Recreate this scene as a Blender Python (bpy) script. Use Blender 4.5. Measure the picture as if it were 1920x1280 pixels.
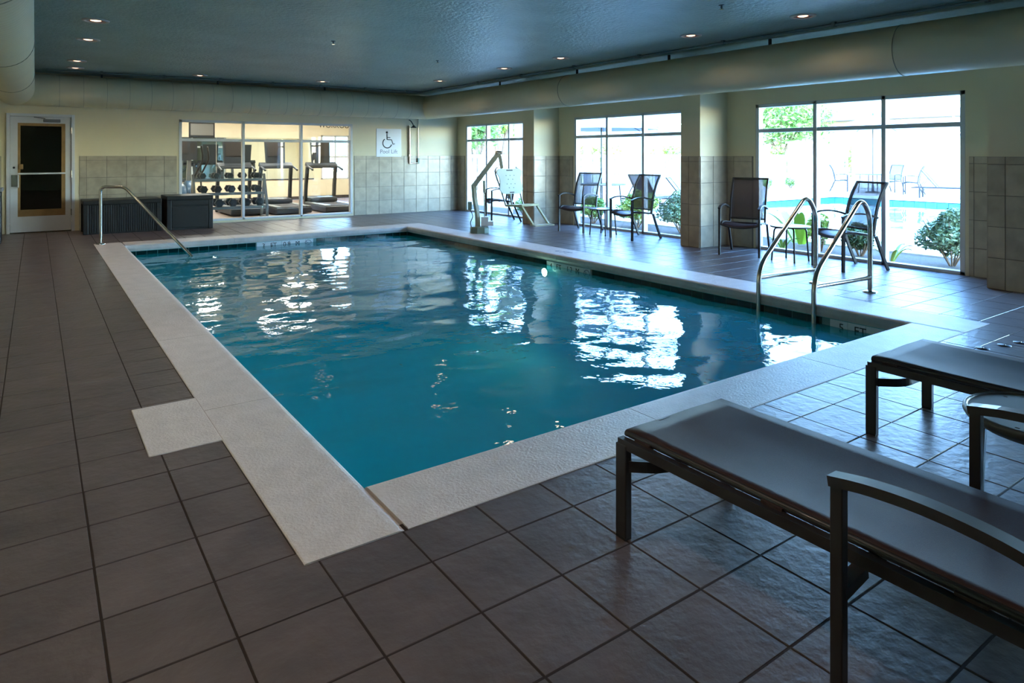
import bpy, bmesh, math, random
from mathutils import Vector, Matrix, noise

for o in list(bpy.data.objects):
    bpy.data.objects.remove(o)
SC = bpy.context.scene
COL = SC.collection
PI = math.pi
random.seed(7)

# ------------------------------------------------------------------ camera
F, CX, HY, CAM_H = 1266.0, 960.0, 291.0, 1.4          # pixels of the 1920x1280 frame, metres
YAW = math.atan((CX - 66.0) / F)
cd = bpy.data.cameras.new('camera')
cd.sensor_fit = 'HORIZONTAL'; cd.sensor_width = 36.0
cd.lens = 36.0 * F / 1920.0
cd.shift_y = -(640.0 - HY) / 1920.0
cd.clip_start = 0.05; cd.clip_end = 400
cam = bpy.data.objects.new('camera', cd); COL.objects.link(cam)
cam.location = (0, 0, CAM_H)
cam.rotation_euler = (PI / 2, 0, -YAW)
SC.camera = cam
FW = (math.sin(YAW), math.cos(YAW)); RT = (math.cos(YAW), -math.sin(YAW))
def project(X, Y, Z):
    d = X * FW[0] + Y * FW[1]; l = X * RT[0] + Y * RT[1]
    if d < 0.05: return None
    return (CX + F * l / d, HY + F * (CAM_H - Z) / d)

# ------------------------------------------------------------------ world, sun, exposure
w = bpy.data.worlds.new('sky'); SC.world = w; w.use_nodes = True
nt = w.node_tree
sky = nt.nodes.new('ShaderNodeTexSky')
sky.sky_type = 'NISHITA'; sky.sun_disc = False
sky.sun_elevation = math.radians(52); sky.sun_rotation = math.radians(-62)
sky.air_density = 1.0; sky.dust_density = 0.1; sky.ozone_density = 3.0
bg = nt.nodes['Background']; bg.inputs['Strength'].default_value = 2.1
hsv = nt.nodes.new('ShaderNodeHueSaturation'); hsv.inputs['Saturation'].default_value = 1.18
nt.links.new(sky.outputs[0], hsv.inputs['Color']); nt.links.new(hsv.outputs[0], bg.inputs['Color'])
sd = bpy.data.lights.new('sun_offscreen', 'SUN'); sd.energy = 1.1; sd.angle = math.radians(0.6); sd.color = (1.0, 0.84, 0.62)
sun = bpy.data.objects.new('sun_offscreen', sd); COL.objects.link(sun)
sun.rotation_euler = Vector((0.50, 0.27, -0.82)).to_track_quat('-Z', 'Y').to_euler()
SC.view_settings.view_transform = 'Standard'; SC.view_settings.look = 'None'
SC.view_settings.gamma = 1.0; SC.view_settings.use_curve_mapping = False
SC.view_settings.exposure = 1.80
SC.cycles.use_denoising = True
SC.cycles.max_bounces = 10; SC.cycles.diffuse_bounces = 6; SC.cycles.glossy_bounces = 5
SC.cycles.transparent_max_bounces = 24; SC.cycles.transmission_bounces = 6
SC.cycles.sample_clamp_indirect = 6.0
SC.cycles.caustics_reflective = False; SC.cycles.caustics_refractive = False
DOWNLIGHT_W = 19.0; GYM_LIGHT_W = 24.0; POOL_LIGHT = 260.0

# ------------------------------------------------------------------ materials
MATS = {}
def lin(c):
    return tuple(((x / 12.92) if x <= 0.04045 else ((x + 0.055) / 1.055) ** 2.4) for x in [v / 255.0 for v in c])
def mat(name, rgb, rough=0.5, metal=0.0, var=0.0, vscale=4.0, bump=0.0, bscale=40.0, rand=0.0, spec=0.5,
        var_rgb=None, emit=None, estr=0.0, alpha=None, detail=4.0, coat=0.0, bdist=0.01, wave=None):
    """procedural principled material: colour noise, per-object variation, fine relief"""
    if name in MATS: return MATS[name]
    m = bpy.data.materials.new(name); m.use_nodes = True; MATS[name] = m
    t = m.node_tree; N = t.nodes; L = t.links; b = N['Principled BSDF']
    c = lin(rgb) + (1,)
    b.inputs['Base Color'].default_value = c
    b.inputs['Roughness'].default_value = rough; b.inputs['Metallic'].default_value = metal
    b.inputs['Specular IOR Level'].default_value = spec; b.inputs['Coat Weight'].default_value = coat
    geo = N.new('ShaderNodeNewGeometry')
    out = None
    if var > 0:
        n = N.new('ShaderNodeTexNoise'); n.inputs['Scale'].default_value = vscale; n.inputs['Detail'].default_value = detail
        L.new(geo.outputs['Position'], n.inputs['Vector'])
        mx = N.new('ShaderNodeMix'); mx.data_type = 'RGBA'
        c2 = lin(var_rgb) if var_rgb else tuple(v * (1 - var) for v in c[:3])
        mx.inputs['A'].default_value = c; mx.inputs['B'].default_value = tuple(c2) + (1,)
        r = N.new('ShaderNodeValToRGB'); r.color_ramp.elements[0].position = 0.35; r.color_ramp.elements[1].position = 0.68
        L.new(n.outputs['Fac'], r.inputs['Fac']); L.new(r.outputs['Color'], mx.inputs['Factor'])
        out = mx.outputs['Result']
    if rand > 0:
        oi = N.new('ShaderNodeObjectInfo')
        ad = N.new('ShaderNodeMath'); ad.operation = 'ADD'
        L.new(oi.outputs['Random'], ad.inputs[0]); L.new(geo.outputs['Random Per Island'], ad.inputs[1])
        fr = N.new('ShaderNodeMath'); fr.operation = 'FRACT'; L.new(ad.outputs[0], fr.inputs[0])
        mr = N.new('ShaderNodeMapRange'); mr.inputs['To Min'].default_value = 1 - rand; mr.inputs['To Max'].default_value = 1 + rand
        L.new(fr.outputs[0], mr.inputs['Value'])
        hs = N.new('ShaderNodeHueSaturation'); L.new(mr.outputs[0], hs.inputs['Value'])
        if out: L.new(out, hs.inputs['Color'])
        else: hs.inputs['Color'].default_value = c
        out = hs.outputs['Color']
    if out: L.new(out, b.inputs['Base Color'])
    if bump > 0:
        if wave:
            n = N.new('ShaderNodeTexWave'); n.wave_type = 'BANDS'; n.bands_direction = wave
            n.inputs['Scale'].default_value = bscale; n.inputs['Distortion'].default_value = 0.4
        else:
            n = N.new('ShaderNodeTexNoise'); n.inputs['Scale'].default_value = bscale; n.inputs['Detail'].default_value = 5.0
        L.new(geo.outputs['Position'], n.inputs['Vector'])
        bp = N.new('ShaderNodeBump'); bp.inputs['Strength'].default_value = bump; bp.inputs['Distance'].default_value = bdist
        L.new(n.outputs['Fac'], bp.inputs['Height']); L.new(bp.outputs[0], b.inputs['Normal'])
    if emit:
        b.inputs['Emission Color'].default_value = lin(emit) + (1,); b.inputs['Emission Strength'].default_value = estr
    if alpha is not None:
        b.inputs['Alpha'].default_value = alpha
    return m
def schlick(t, f0, normal=None):
    """two-sided Fresnel factor: f0 + (1 - f0) * (1 - |cos|)^5"""
    N = t.nodes; L = t.links
    lw = N.new('ShaderNodeLayerWeight'); lw.inputs['Blend'].default_value = 0.5
    if normal is not None: L.new(normal, lw.inputs['Normal'])
    p = N.new('ShaderNodeMath'); p.operation = 'POWER'; p.inputs[1].default_value = 5.0; L.new(lw.outputs['Facing'], p.inputs[0])
    r = N.new('ShaderNodeMapRange'); r.inputs['To Min'].default_value = f0; r.inputs['To Max'].default_value = 1.0; L.new(p.outputs[0], r.inputs['Value'])
    return r.outputs[0]
def glass(name, tint=(0.95, 0.97, 0.97), refl=1.0, ior=1.45, rough=0.0):
    if name in MATS: return MATS[name]
    m = bpy.data.materials.new(name); m.use_nodes = True; MATS[name] = m
    t = m.node_tree; N = t.nodes; L = t.links; N.remove(N['Principled BSDF'])
    tr = N.new('ShaderNodeBsdfTransparent'); tr.inputs[0].default_value = tuple(tint) + (1,)
    gl = N.new('ShaderNodeBsdfGlossy'); gl.inputs['Roughness'].default_value = rough
    mx = N.new('ShaderNodeMixShader'); L.new(schlick(t, 0.04), mx.inputs[0]); L.new(tr.outputs[0], mx.inputs[1]); L.new(gl.outputs[0], mx.inputs[2])
    L.new(mx.outputs[0], N['Material Output'].inputs['Surface'])
    return m
def water(name, tint, body, body_fac, bscale=9.0, bump=0.05):
    if name in MATS: return MATS[name]
    m = bpy.data.materials.new(name); m.use_nodes = True; MATS[name] = m
    t = m.node_tree; N = t.nodes; L = t.links; N.remove(N['Principled BSDF'])
    geo = N.new('ShaderNodeNewGeometry')
    n = N.new('ShaderNodeTexNoise'); n.inputs['Scale'].default_value = bscale; n.inputs['Detail'].default_value = 2.0; n.inputs['Roughness'].default_value = 0.45
    L.new(geo.outputs['Position'], n.inputs['Vector'])
    bp = N.new('ShaderNodeBump'); bp.inputs['Strength'].default_value = bump; bp.inputs['Distance'].default_value = 0.05
    L.new(n.outputs['Fac'], bp.inputs['Height'])
    tr = N.new('ShaderNodeBsdfTransparent'); tr.inputs[0].default_value = tuple(tint) + (1,)
    df = N.new('ShaderNodeBsdfDiffuse'); df.inputs[0].default_value = lin(body) + (1,)
    m1 = N.new('ShaderNodeMixShader'); m1.inputs[0].default_value = body_fac; L.new(tr.outputs[0], m1.inputs[1]); L.new(df.outputs[0], m1.inputs[2])
    gl = N.new('ShaderNodeBsdfGlossy'); gl.inputs['Roughness'].default_value = 0.02; L.new(bp.outputs[0], gl.inputs['Normal'])
    m2 = N.new('ShaderNodeMixShader'); L.new(schlick(t, 0.025, bp.outputs[0]), m2.inputs[0]); L.new(m1.outputs[0], m2.inputs[1]); L.new(gl.outputs[0], m2.inputs[2])
    L.new(m2.outputs[0], N['Material Output'].inputs['Surface'])
    return m

TILE_FLOOR = mat('floor_tile', (98, 86, 84), 0.36, var=0.30, vscale=5, bump=0.6, bscale=20, rand=0.10, bdist=0.006, detail=8)
GROUT = mat('floor_grout', (44, 35, 31), 0.9, var=0.2)
COPING = mat('coping', (206, 197, 193), 0.45, var=0.12, vscale=9, bump=0.6, bscale=75, bdist=0.006)
PAINT = mat('cream_paint', (220, 206, 170), 0.6, var=0.05, vscale=1.5, bump=0.15, bscale=150, bdist=0.002)
WTILE = mat('wall_tile', (180, 166, 143), 0.32, var=0.22, vscale=7, bump=0.1, bscale=30, rand=0.07, bdist=0.003, detail=6)
WGROUT = mat('wall_grout', (128, 119, 108), 0.85)
CEIL = mat('ceiling_paint', (148, 170, 164), 0.36, var=0.20, vscale=1.6, bump=0.9, bscale=24, bdist=0.02)
DUCT = mat('duct_wrap', (216, 202, 166), 0.45, var=0.06, vscale=2, bump=0.2, bscale=5, bdist=0.01)
DUCT_X = mat('duct_wrap_ribbed', (216, 202, 166), 0.45, var=0.06, vscale=2, bump=0.25, bscale=2.0, bdist=0.01, wave='X')
DUCT_Y = mat('duct_wrap_ribbed_y', (216, 202, 166), 0.45, var=0.06, vscale=2, bump=0.35, bscale=3.2, bdist=0.01, wave='Y')
SEAM = mat('duct_seam', (150, 144, 126), 0.6)
ALU = mat('window_aluminium', (206, 206, 204), 0.4, metal=0.0, var=0.04)
DOORP = mat('door_paint', (205, 205, 206), 0.45, var=0.05)
WOOD = mat('door_stop_wood', (150, 116, 68), 0.5, var=0.25, vscale=9)
STEEL = mat('stainless_steel', (190, 182, 170), 0.18, metal=1.0, var=0.1, vscale=12)
CHROME = mat('chrome', (215, 215, 215), 0.1, metal=1.0)
BLACKP = mat('black_resin', (19, 19, 21), 0.45, var=0.2, bump=0.1)
BRONZE = mat('bronze_frame', (40, 36, 36), 0.42, var=0.15, vscale=8, coat=0.15)
SLING = mat('sling_fabric', (62, 46, 45), 0.48, var=0.25, vscale=5, bump=0.35, bscale=420, bdist=0.0015, spec=0.10)
SLINGT = mat('sling_mesh', (94, 78, 76), 0.5, var=0.15, vscale=8, alpha=0.62)
TABLETOP = mat('table_top', (86, 88, 82), 0.6, var=0.1)
LIFTW = mat('lift_powder_coat', (178, 184, 162), 0.4, var=0.08)
LIFTY = mat('lift_seat_plastic', (192, 190, 146), 0.45, var=0.08)
LIFTG = mat('lift_base', (120, 138, 122), 0.5, var=0.15)
WHITE = mat('white_plastic', (228, 230, 232), 0.4)
BLACKINK = mat('black_ink', (28, 30, 34), 0.5)
GREYINK = mat('grey_ink', (128, 130, 142), 0.6)
PTILE = mat('pool_tile', (4, 36, 37), 0.12, rand=0.18, var=0.2, vscale=10)
PGROUT = mat('pool_tile_grout', (120, 150, 145), 0.7)
PLASTER = mat('pool_plaster', (70, 172, 178), 0.7, var=0.15, vscale=1.2)
GLASS = glass('window_glass', (0.93, 0.96, 0.96))
GYMGLASS = glass('gym_glass', (0.90, 0.94, 0.95))
MIRROR = mat('mirror', (225, 235, 235), 0.02, metal=1.0)
RED = mat('downlight_reflector', (196, 120, 96), 0.35, metal=0.4)
TRIM = mat('downlight_trim', (190, 176, 168), 0.4)

# ------------------------------------------------------------------ mesh helpers
class MB:
    def __init__(s): s.v = []; s.f = []; s.smooth = []
    def add(s, vs, fs, smooth=False):
        b = len(s.v); s.v += [tuple(v) for v in vs]
        s.f += [tuple(b + i for i in f) for f in fs]; s.smooth += [smooth] * len(fs); return s
    def box(s, x0, x1, y0, y1, z0, z1, bev=0.0):
        if bev <= 0:
            vs = [(x, y, z) for z in (z0, z1) for y in (y0, y1) for x in (x0, x1)]
            return s.add(vs, [(0, 2, 3, 1), (4, 5, 7, 6), (0, 1, 5, 4), (2, 6, 7, 3), (0, 4, 6, 2), (1, 3, 7, 5)])
        bm = bmesh.new(); bmesh.ops.create_cube(bm, size=1)
        for v in bm.verts:
            v.co = Vector(((x0 + x1) / 2 + v.co.x * (x1 - x0), (y0 + y1) / 2 + v.co.y * (y1 - y0), (z0 + z1) / 2 + v.co.z * (z1 - z0)))
        bmesh.ops.bevel(bm, geom=list(bm.edges), offset=bev, segments=2, profile=0.5, affect='EDGES')
        bm.verts.index_update()
        s.add([v.co for v in bm.verts], [[v.index for v in f.verts] for f in bm.faces]); bm.free(); return s
    def bar(s, p, q, a, b, up=(0, 0, 1), smooth=False):
        """rectangular bar from p to q, a wide (sideways), b tall"""
        p = Vector(p); q = Vector(q); d = (q - p).normalized(); u = Vector(up)
        if abs(d.dot(u)) > 0.98: u = Vector((1, 0, 0))
        r = d.cross(u).normalized(); u = r.cross(d).normalized()
        vs = []
        for c in (p, q):
            for i, j in ((-1, -1), (1, -1), (1, 1), (-1, 1)): vs.append(c + r * (a / 2 * i) + u * (b / 2 * j))
        return s.add(vs, [(3, 2, 1, 0), (4, 5, 6, 7), (0, 1, 5, 4), (1, 2, 6, 5), (2, 3, 7, 6), (3, 0, 4, 7)])
    def tube(s, pts, r, n=10, caps=True, closed=False, rect=None, up=(0, 0, 1)):
        """sweep along pts; r a number or a list; rect=(a,b) sweeps a rectangle instead"""
        P = [Vector(p) for p in pts]; m = len(P); rings = []
        side = None
        for i in range(m):
            if closed: d = (P[(i + 1) % m] - P[i - 1])
            else: d = P[min(i + 1, m - 1)] - P[max(i - 1, 0)]
            d.normalize()
            if side is None:
                u = Vector(up)
                if abs(d.dot(u)) > 0.95: u = Vector((1, 0, 0)) if abs(d.x) < 0.9 else Vector((0, 1, 0))
                side = d.cross(u).normalized()
            else:
                side = (side - d * side.dot(d)).normalized()
            u = side.cross(d).normalized(); rr = r[i] if isinstance(r, (list, tuple)) else r
            ring = []
            if rect:
                a, b = rect[0] / 2, rect[1] / 2
                for x, y in ((-a, -b), (a, -b), (a, b), (-a, b)): ring.append(P[i] + side * x + u * y)
            else:
                for k in range(n):
                    t = 2 * PI * k / n; ring.append(P[i] + side * (rr * math.cos(t)) + u * (rr * math.sin(t)))
            rings.append(ring)
        k = len(rings[0]); vs = [v for g in rings for v in g]; fs = []
        for i in range(m if closed else m - 1):
            j = (i + 1) % m
            for a in range(k):
                b = (a + 1) % k; fs.append((i * k + a, i * k + b, j * k + b, j * k + a))
        s.add(vs, fs, smooth=not rect)
        if caps and not closed:
            s.add(rings[0], [tuple(range(k - 1, -1, -1))]); s.add(rings[-1], [tuple(range(k))])
        return s
    def lathe(s, prof, n=24, c=(0, 0, 0), smooth=True, axis='z', caps=True):
        vs = []
        for r, z in prof:
            for k in range(n):
                t = 2 * PI * k / n; p = (r * math.cos(t), r * math.sin(t), z)
                if axis == 'y': p = (p[0], p[2], p[1])
                if axis == 'x': p = (p[2], p[0], p[1])
                vs.append((c[0] + p[0], c[1] + p[1], c[2] + p[2]))
        fs = []
        for i in range(len(prof) - 1):
            for k in range(n):
                b = (k + 1) % n; fs.append((i * n + k, i * n + b, (i + 1) * n + b, (i + 1) * n + k))
        s.add(vs, fs, smooth)
        if caps and prof[0][0] > 1e-4: s.add(vs[:n], [tuple(range(n - 1, -1, -1))])
        if caps and prof[-1][0] > 1e-4: s.add(vs[-n:], [tuple(range(n))])
        return s
    def grid(s, fn, nu, nv, smooth=True):
        vs = [fn(i / nu, j / nv) for j in range(nv + 1) for i in range(nu + 1)]
        fs = [(j * (nu + 1) + i, j * (nu + 1) + i + 1, (j + 1) * (nu + 1) + i + 1, (j + 1) * (nu + 1) + i) for j in range(nv) for i in range(nu)]
        return s.add(vs, fs, smooth)
    def mesh(s, name):
        me = bpy.data.meshes.new(name); me.from_pydata(s.v, [], s.f)
        me.polygons.foreach_set('use_smooth', s.smooth); me.update(); return me
    def build(s, name, m, parent=None, loc=None, label=None):
        return place(name, s.mesh(name), m, parent, loc, label)
def place(name, me, m, parent=None, loc=None, label=None):
    if m is not None and not me.materials: me.materials.append(m)
    o = bpy.data.objects.new(name, me); COL.objects.link(o)
    if parent is not None: o.parent = parent
    if loc: o.location = loc
    if label: o['label'] = label
    return o
def fix_normals(o):
    bm = bmesh.new(); bm.from_mesh(o.data); bmesh.ops.recalc_face_normals(bm, faces=bm.faces); bm.to_mesh(o.data); bm.free(); return o
def solid(o, t):
    md = o.modifiers.new('thickness', 'SOLIDIFY'); md.thickness = t; md.offset = 0; return o
def struct(o): o['kind'] = 'structure'; return o
def tag(o, label, cat, group=None, kind=None):
    o['label'] = label; o['category'] = cat
    if group: o['group'] = group
    if kind: o['kind'] = kind
    return o
def thing(name, label, cat, loc=(0, 0, 0), rz=0.0, group=None):
    o = bpy.data.objects.new(name, None); COL.objects.link(o); o.location = loc; o.rotation_euler = (0, 0, rz)
    o.empty_display_size = 0.1
    return tag(o, label, cat, group)
def dup(root, label, loc, rz, group=None, scale=1.0):
    r = root.copy(); COL.objects.link(r); r.location = loc; r.rotation_euler = (0, 0, rz); r.scale = (scale,) * 3
    tag(r, label, root['category'], group)
    for ch in list(root.children):
        c = ch.copy(); COL.objects.link(c); c.parent = r
        for g in list(ch.children):
            d = g.copy(); COL.objects.link(d); d.parent = c
    return r
def text_mesh(body, size, extrude=0.001):
    cu = bpy.data.curves.new('lettering', 'FONT'); cu.body = body; cu.size = size; cu.extrude = extrude
    cu.align_x = 'CENTER'; cu.align_y = 'CENTER'
    o = bpy.data.objects.new('lettering', cu); COL.objects.link(o)
    bpy.context.view_layer.update()
    me = bpy.data.meshes.new_from_object(o.evaluated_get(bpy.context.evaluated_depsgraph_get()))
    bpy.data.objects.remove(o); bpy.data.curves.remove(cu); return me
def basis(u, v, n, p):
    M = Matrix.Identity(4)
    for i in range(3): M[i][0] = u[i]; M[i][1] = v[i]; M[i][2] = n[i]; M[i][3] = p[i]
    return M
def arc(c, r, a0, a1, n, fn):
    return [fn(c[0] + r * math.cos(a0 + (a1 - a0) * i / n), c[1] + r * math.sin(a0 + (a1 - a0) * i / n)) for i in range(n + 1)]
def smooth_path(pts, n=6):
    """Catmull-Rom through the points"""
    P = [Vector(p) for p in pts]; out = []
    for i in range(len(P) - 1):
        a = P[max(i - 1, 0)]; b = P[i]; c = P[i + 1]; d = P[min(i + 2, len(P) - 1)]
        for k in range(n):
            t = k / n
            out.append(0.5 * ((2 * b) + (c - a) * t + (2 * a - 5 * b + 4 * c - d) * t * t + (3 * b - a - 3 * c + d) * t ** 3))
    out.append(P[-1]); return out
def fillet(pts, r, n=5):
    P = [Vector(p) for p in pts]; out = [P[0]]
    for i in range(1, len(P) - 1):
        a = (P[i - 1] - P[i]); b = (P[i + 1] - P[i]); q = min(r, a.length * 0.49, b.length * 0.49)
        s = P[i] + a.normalized() * q; e = P[i] + b.normalized() * q
        for k in range(n + 1):
            t = k / n; out.append((1 - t) ** 2 * s + 2 * t * (1 - t) * P[i] + t * t * e)
    out.append(P[-1]); return out

# a unit tile: 1 x 1 x 1 with a chamfered top, scaled per tile
_u = MB(); i_ = 0.006
_u.add([(-.5, -.5, 0), (.5, -.5, 0), (.5, .5, 0), (-.5, .5, 0), (-.5, -.5, .6), (.5, -.5, .6), (.5, .5, .6), (-.5, .5, .6),
        (-.5 + i_, -.5 + i_, 1), (.5 - i_, -.5 + i_, 1), (.5 - i_, .5 - i_, 1), (-.5 + i_, .5 - i_, 1)],
       [(0, 1, 5, 4), (1, 2, 6, 5), (2, 3, 7, 6), (3, 0, 4, 7), (4, 5, 9, 8), (5, 6, 10, 9), (6, 7, 11, 10), (7, 4, 8, 11), (8, 9, 10, 11)])
UNIT = {}
def unit_tile(m):
    if m.name not in UNIT:
        me = _u.mesh('tile_' + m.name); me.materials.append(m); UNIT[m.name] = me
    return UNIT[m.name]
def tile_obj(name, m, parent, u, v, n, p, su, sv, t):
    o = bpy.data.objects.new(name, unit_tile(m)); COL.objects.link(o); o.parent = parent
    o.matrix_basis = basis(u, v, n, p) @ Matrix.Diagonal((su, sv, t, 1)); return o

# ------------------------------------------------------------------ dimensions of the place
XR, YB, XL, YN, ZC = 8.85, 14.95, -1.30, -3.2, 2.90       # window wall, back wall, left wall, near wall, ceiling
PX0, PX1, PY0, PY1 = 1.14, 5.97, 2.70, 12.03              # pool inner edge
CX0, CX1, CY0, CY1 = 0.75, 6.47, 2.29, 12.47              # coping outer edge
PAD = (0.43, 0.75, 3.53, 4.23)
ZW = -0.165                                               # water level
WIN_Y = [(11.74, 14.54), (7.56, 10.36), (3.38, 6.18), (-0.80, 2.00)]
WIN_Z1 = 2.16
COLS = [(10.85, 11.23), (6.69, 7.06), (2.54, 2.92), (-1.64, -1.26)]
XCOL = 8.20
GX0, GX1, GZ0, GZ1 = 2.36, 6.02, 0.04, 2.12               # gym window opening
DX0, DX1, DZ1 = -0.42, 0.60, 2.15                         # door opening

# ------------------------------------------------------------------ floor and its tiles
def sub_rect(r, c):
    x0, x1, y0, y1 = r; a, b, p, q = c
    if x1 <= a or x0 >= b or y1 <= p or y0 >= q: return [r]
    out = []
    if x0 < a: out.append((x0, a, y0, y1)); x0 = a
    if x1 > b: out.append((b, x1, y0, y1)); x1 = b
    if y0 < p: out.append((x0, x1, y0, p)); y0 = p
    if y1 > q: out.append((x0, x1, q, y1))
    return out
fl = MB()
for r in sub_rect((XL - .1, XR + .02, YN - .1, YB + .02), (CX0 + .05, CX1 - .05, CY0 + .05, CY1 - .05)):
    fl.box(r[0], r[1], r[2], r[3], -0.20, -0.0022)
floor = struct(fl.build('floor', GROUT))
PXT, PYT, X0T, Y0T = 0.3185, 0.3155, 0.80, 1.745
cells = []; notched = []
for i in range(-7, 27):
    for j in range(-16, 43):
        r = (X0T + PXT * i, X0T + PXT * (i + 1), Y0T + PYT * j, Y0T + PYT * (j + 1))
        r = (max(r[0], XL), min(r[1], XR), max(r[2], YN), min(r[3], YB))
        if r[1] - r[0] < .02 or r[3] - r[2] < .02: continue
        rs = [r]
        for c in ((CX0, CX1, CY0, CY1), PAD):
            rs = [q for s_ in rs for q in sub_rect(s_, c)]
        rs = [q for q in rs if q[1] - q[0] > .004 and q[3] - q[2] > .004]
        if len(rs) > 1: notched.append(rs)                # an L-shaped tile cut around a coping corner
        elif rs and rs[0][1] - rs[0][0] > .02 and rs[0][3] - rs[0][2] > .02: cells.append(rs[0])
def shown(q):
    ps = [project(x, y, 0) for x, y in ((q[0], q[2]), (q[1], q[2]), (q[1], q[3]), (q[0], q[3]))]
    if any(p is None for p in ps): return 0
    c = (sum(p[0] for p in ps) / 4, sum(p[1] for p in ps) / 4)
    if not (-60 < c[0] < 1980 and c[1] < 1330): return 0
    return abs(sum(ps[k][0] * ps[(k + 1) % 4][1] - ps[(k + 1) % 4][0] * ps[k][1] for k in range(4))) / 2
cells.sort(key=lambda q: -shown(q))
G = 0.0030
field = MB()
for k, q in enumerate(cells):
    cx, cy, sx, sy = (q[0] + q[1]) / 2, (q[2] + q[3]) / 2, q[1] - q[0] - 2 * G, q[3] - q[2] - 2 * G
    z = -0.008 + random.uniform(-.0006, .0006)
    if k < 300 - len(notched):
        tile_obj('tile', TILE_FLOOR, floor, (1, 0, 0), (0, 1, 0), (0, 0, 1), (cx, cy, z), sx, sy, .008)
    else:
        field.add([(cx + v[0] * sx, cy + v[1] * sy, z + v[2] * .008) for v in _u.v], _u.f)
for rs in notched:
    s = MB()
    for q in rs:
        def edge(i, v, sg):                               # stay flush where the other leg of the L continues
            for r in rs:
                if r is not q and abs(r[i ^ 1] - q[i]) < 1e-6: return v
            return v + sg * G
        s.box(edge(0, q[0], 1), edge(1, q[1], -1), edge(2, q[2], 1), edge(3, q[3], -1), -.008, 0)
    s.build('tile', TILE_FLOOR, floor)
ff = field.build('tile_field', TILE_FLOOR, floor); ff['kind'] = 'stuff'

# ------------------------------------------------------------------ pool: basin, waterline tiles, coping, water
pb = MB()
def zf(y): return -1.65 + (y - PY0) / (PY1 - PY0) * 0.55
x0, x1, y0, y1 = PX0 + -.012, PX1 + .012, PY0 - .012, PY1 + .012
pb.add([(x0, y0, -.05), (x1, y0, -.05), (x1, y1, -.05), (x0, y1, -.05), (x0, y0, zf(PY0)), (x1, y0, zf(PY0)), (x1, y1, zf(PY1)), (x0, y1, zf(PY1))],
       [(0, 1, 5, 4), (1, 2, 6, 5), (2, 3, 7, 6), (3, 0, 4, 7), (4, 5, 6, 7)])
pool = struct(pb.build('floor_pool_basin', PLASTER))
# corner steps under the slanting hand rail
for s_, zt in ((1.25, -.42), (.85, -.68), (0.5, -.94)):
    pass
st = MB()
for k, (s_, zt) in enumerate(((0.75, -.40), (1.15, -.66), (1.55, -.92))):
    cx_, cy_ = PX0, PY1; vs = []
    for zz in (zf(PY1) - .05, zt):
        vs += [(cx_, cy_, zz), (cx_, cy_ - s_ * 1.25, zz), (cx_ + s_ * 1.25, cy_, zz)]
    st.add(vs, [(3, 4, 5), (1, 4, 3, 0), (2, 5, 4, 1), (0, 3, 5, 2)])
st.build('corner_steps', PLASTER, pool)
TT = -0.105; TB = -0.255                       # waterline tile band
def band(axis, c, a, b, nrm, marks):
    """dark tiles along one pool side; marks: (lo, hi) spans left to white depth-marker tiles"""
    L_ = b - a; n = round(L_ / 0.152); p = L_ / n
    for k in range(n):
        m = a + p * (k + .5)
        if any(lo < m < hi for lo, hi in marks): continue
        if axis == 'y': P, u = (c, m, (TT + TB) / 2), (0, -nrm, 0)
        else: P, u = (m, c, (TT + TB) / 2), (nrm, 0, 0)
        n_ = (nrm, 0, 0) if axis == 'y' else (0, nrm, 0)
        v = (0, 0, 1)
        u = Vector(v).cross(Vector(n_))
        tile_obj('waterline_tile', PTILE, pool, u, v, n_, P, p - .006, TB * -1 + TT, .008)
gb = MB()
gb.box(x1 - .002, x1, y0, y1, TB, TT).box(x0, x0 + .002, y0, y1, TB, TT).box(x0, x1, y0, y0 + .002, TB, TT).box(x0, x1, y1 - .002, y1, TB, TT)
gb.build('tile_grout', PGROUT, pool)
M_R = (6.62, 7.62); M_R2 = (2.86, 3.40); M_F = (3.10, 4.12)
band('y', x1, PY0, PY1, -1, [M_R, (2.70, 3.40)])
band('y', x0, PY0, PY1, 1, [])
band('x', y1, PX0, PX1, -1, [M_F])
band('x', y0, PX0, PX1, 1, [])
def no_dive(r):
    s = MB(); n = 24
    ring = [(r * math.cos(2 * PI * k / n), r * math.sin(2 * PI * k / n), .001) for k in range(n)]
    s.tube(ring, r * .09, n=6, closed=True)
    s.bar((-r * .68, r * .68, .001), (r * .68, -r * .68, .001), r * .16, .002)
    s.add([(-r * .55, -r * .1, .001), (r * .3, r * .28, .001), (r * .42, r * .1, .001), (-r * .4, -r * .3, .001)], [(0, 3, 2, 1)])
    return s
def marker(p, u, n, width, words, symbol):
    """white glazed depth-marker tiles with black characters"""
    v = (0, 0, 1); k = max(1, round(width / .152)); pw = width / k
    for i in range(k):
        q = Vector(p) + Vector(u) * (-width / 2 + pw * (i + .5))
        tile_obj('depth_marker_tile', WHITE, pool, u, v, n, q, pw - .004, TT - TB, .008)
    q0 = Vector(p) + Vector(n) * .0095
    for txt, off in words:
        o = place('depth_lettering', text_mesh(txt, .105, .0008), BLACKINK, pool)
        o.matrix_basis = basis(u, v, n, q0 + Vector(u) * off + Vector((0, 0, .012)))
    if symbol is not None:
        o = no_dive(.058).build('no_diving_symbol', GREYINK, pool); o.matrix_basis = basis(u, v, n, q0 + Vector(u) * symbol)
zc = (TT + TB) / 2
marker((x1, sum(M_R) / 2, zc), (0, -1, 0), (-1, 0, 0), M_R[1] - M_R[0] - .03, [('4', -.38), ('FT', -.21), ('1.2', .02), ('M', .19)], .38)
marker((x1, (2.72 + 3.40) / 2, zc), (0, -1, 0), (-1, 0, 0), .66, [('5', -.22), ('FT', -.05), ('1.5', .17)], None)
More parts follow.
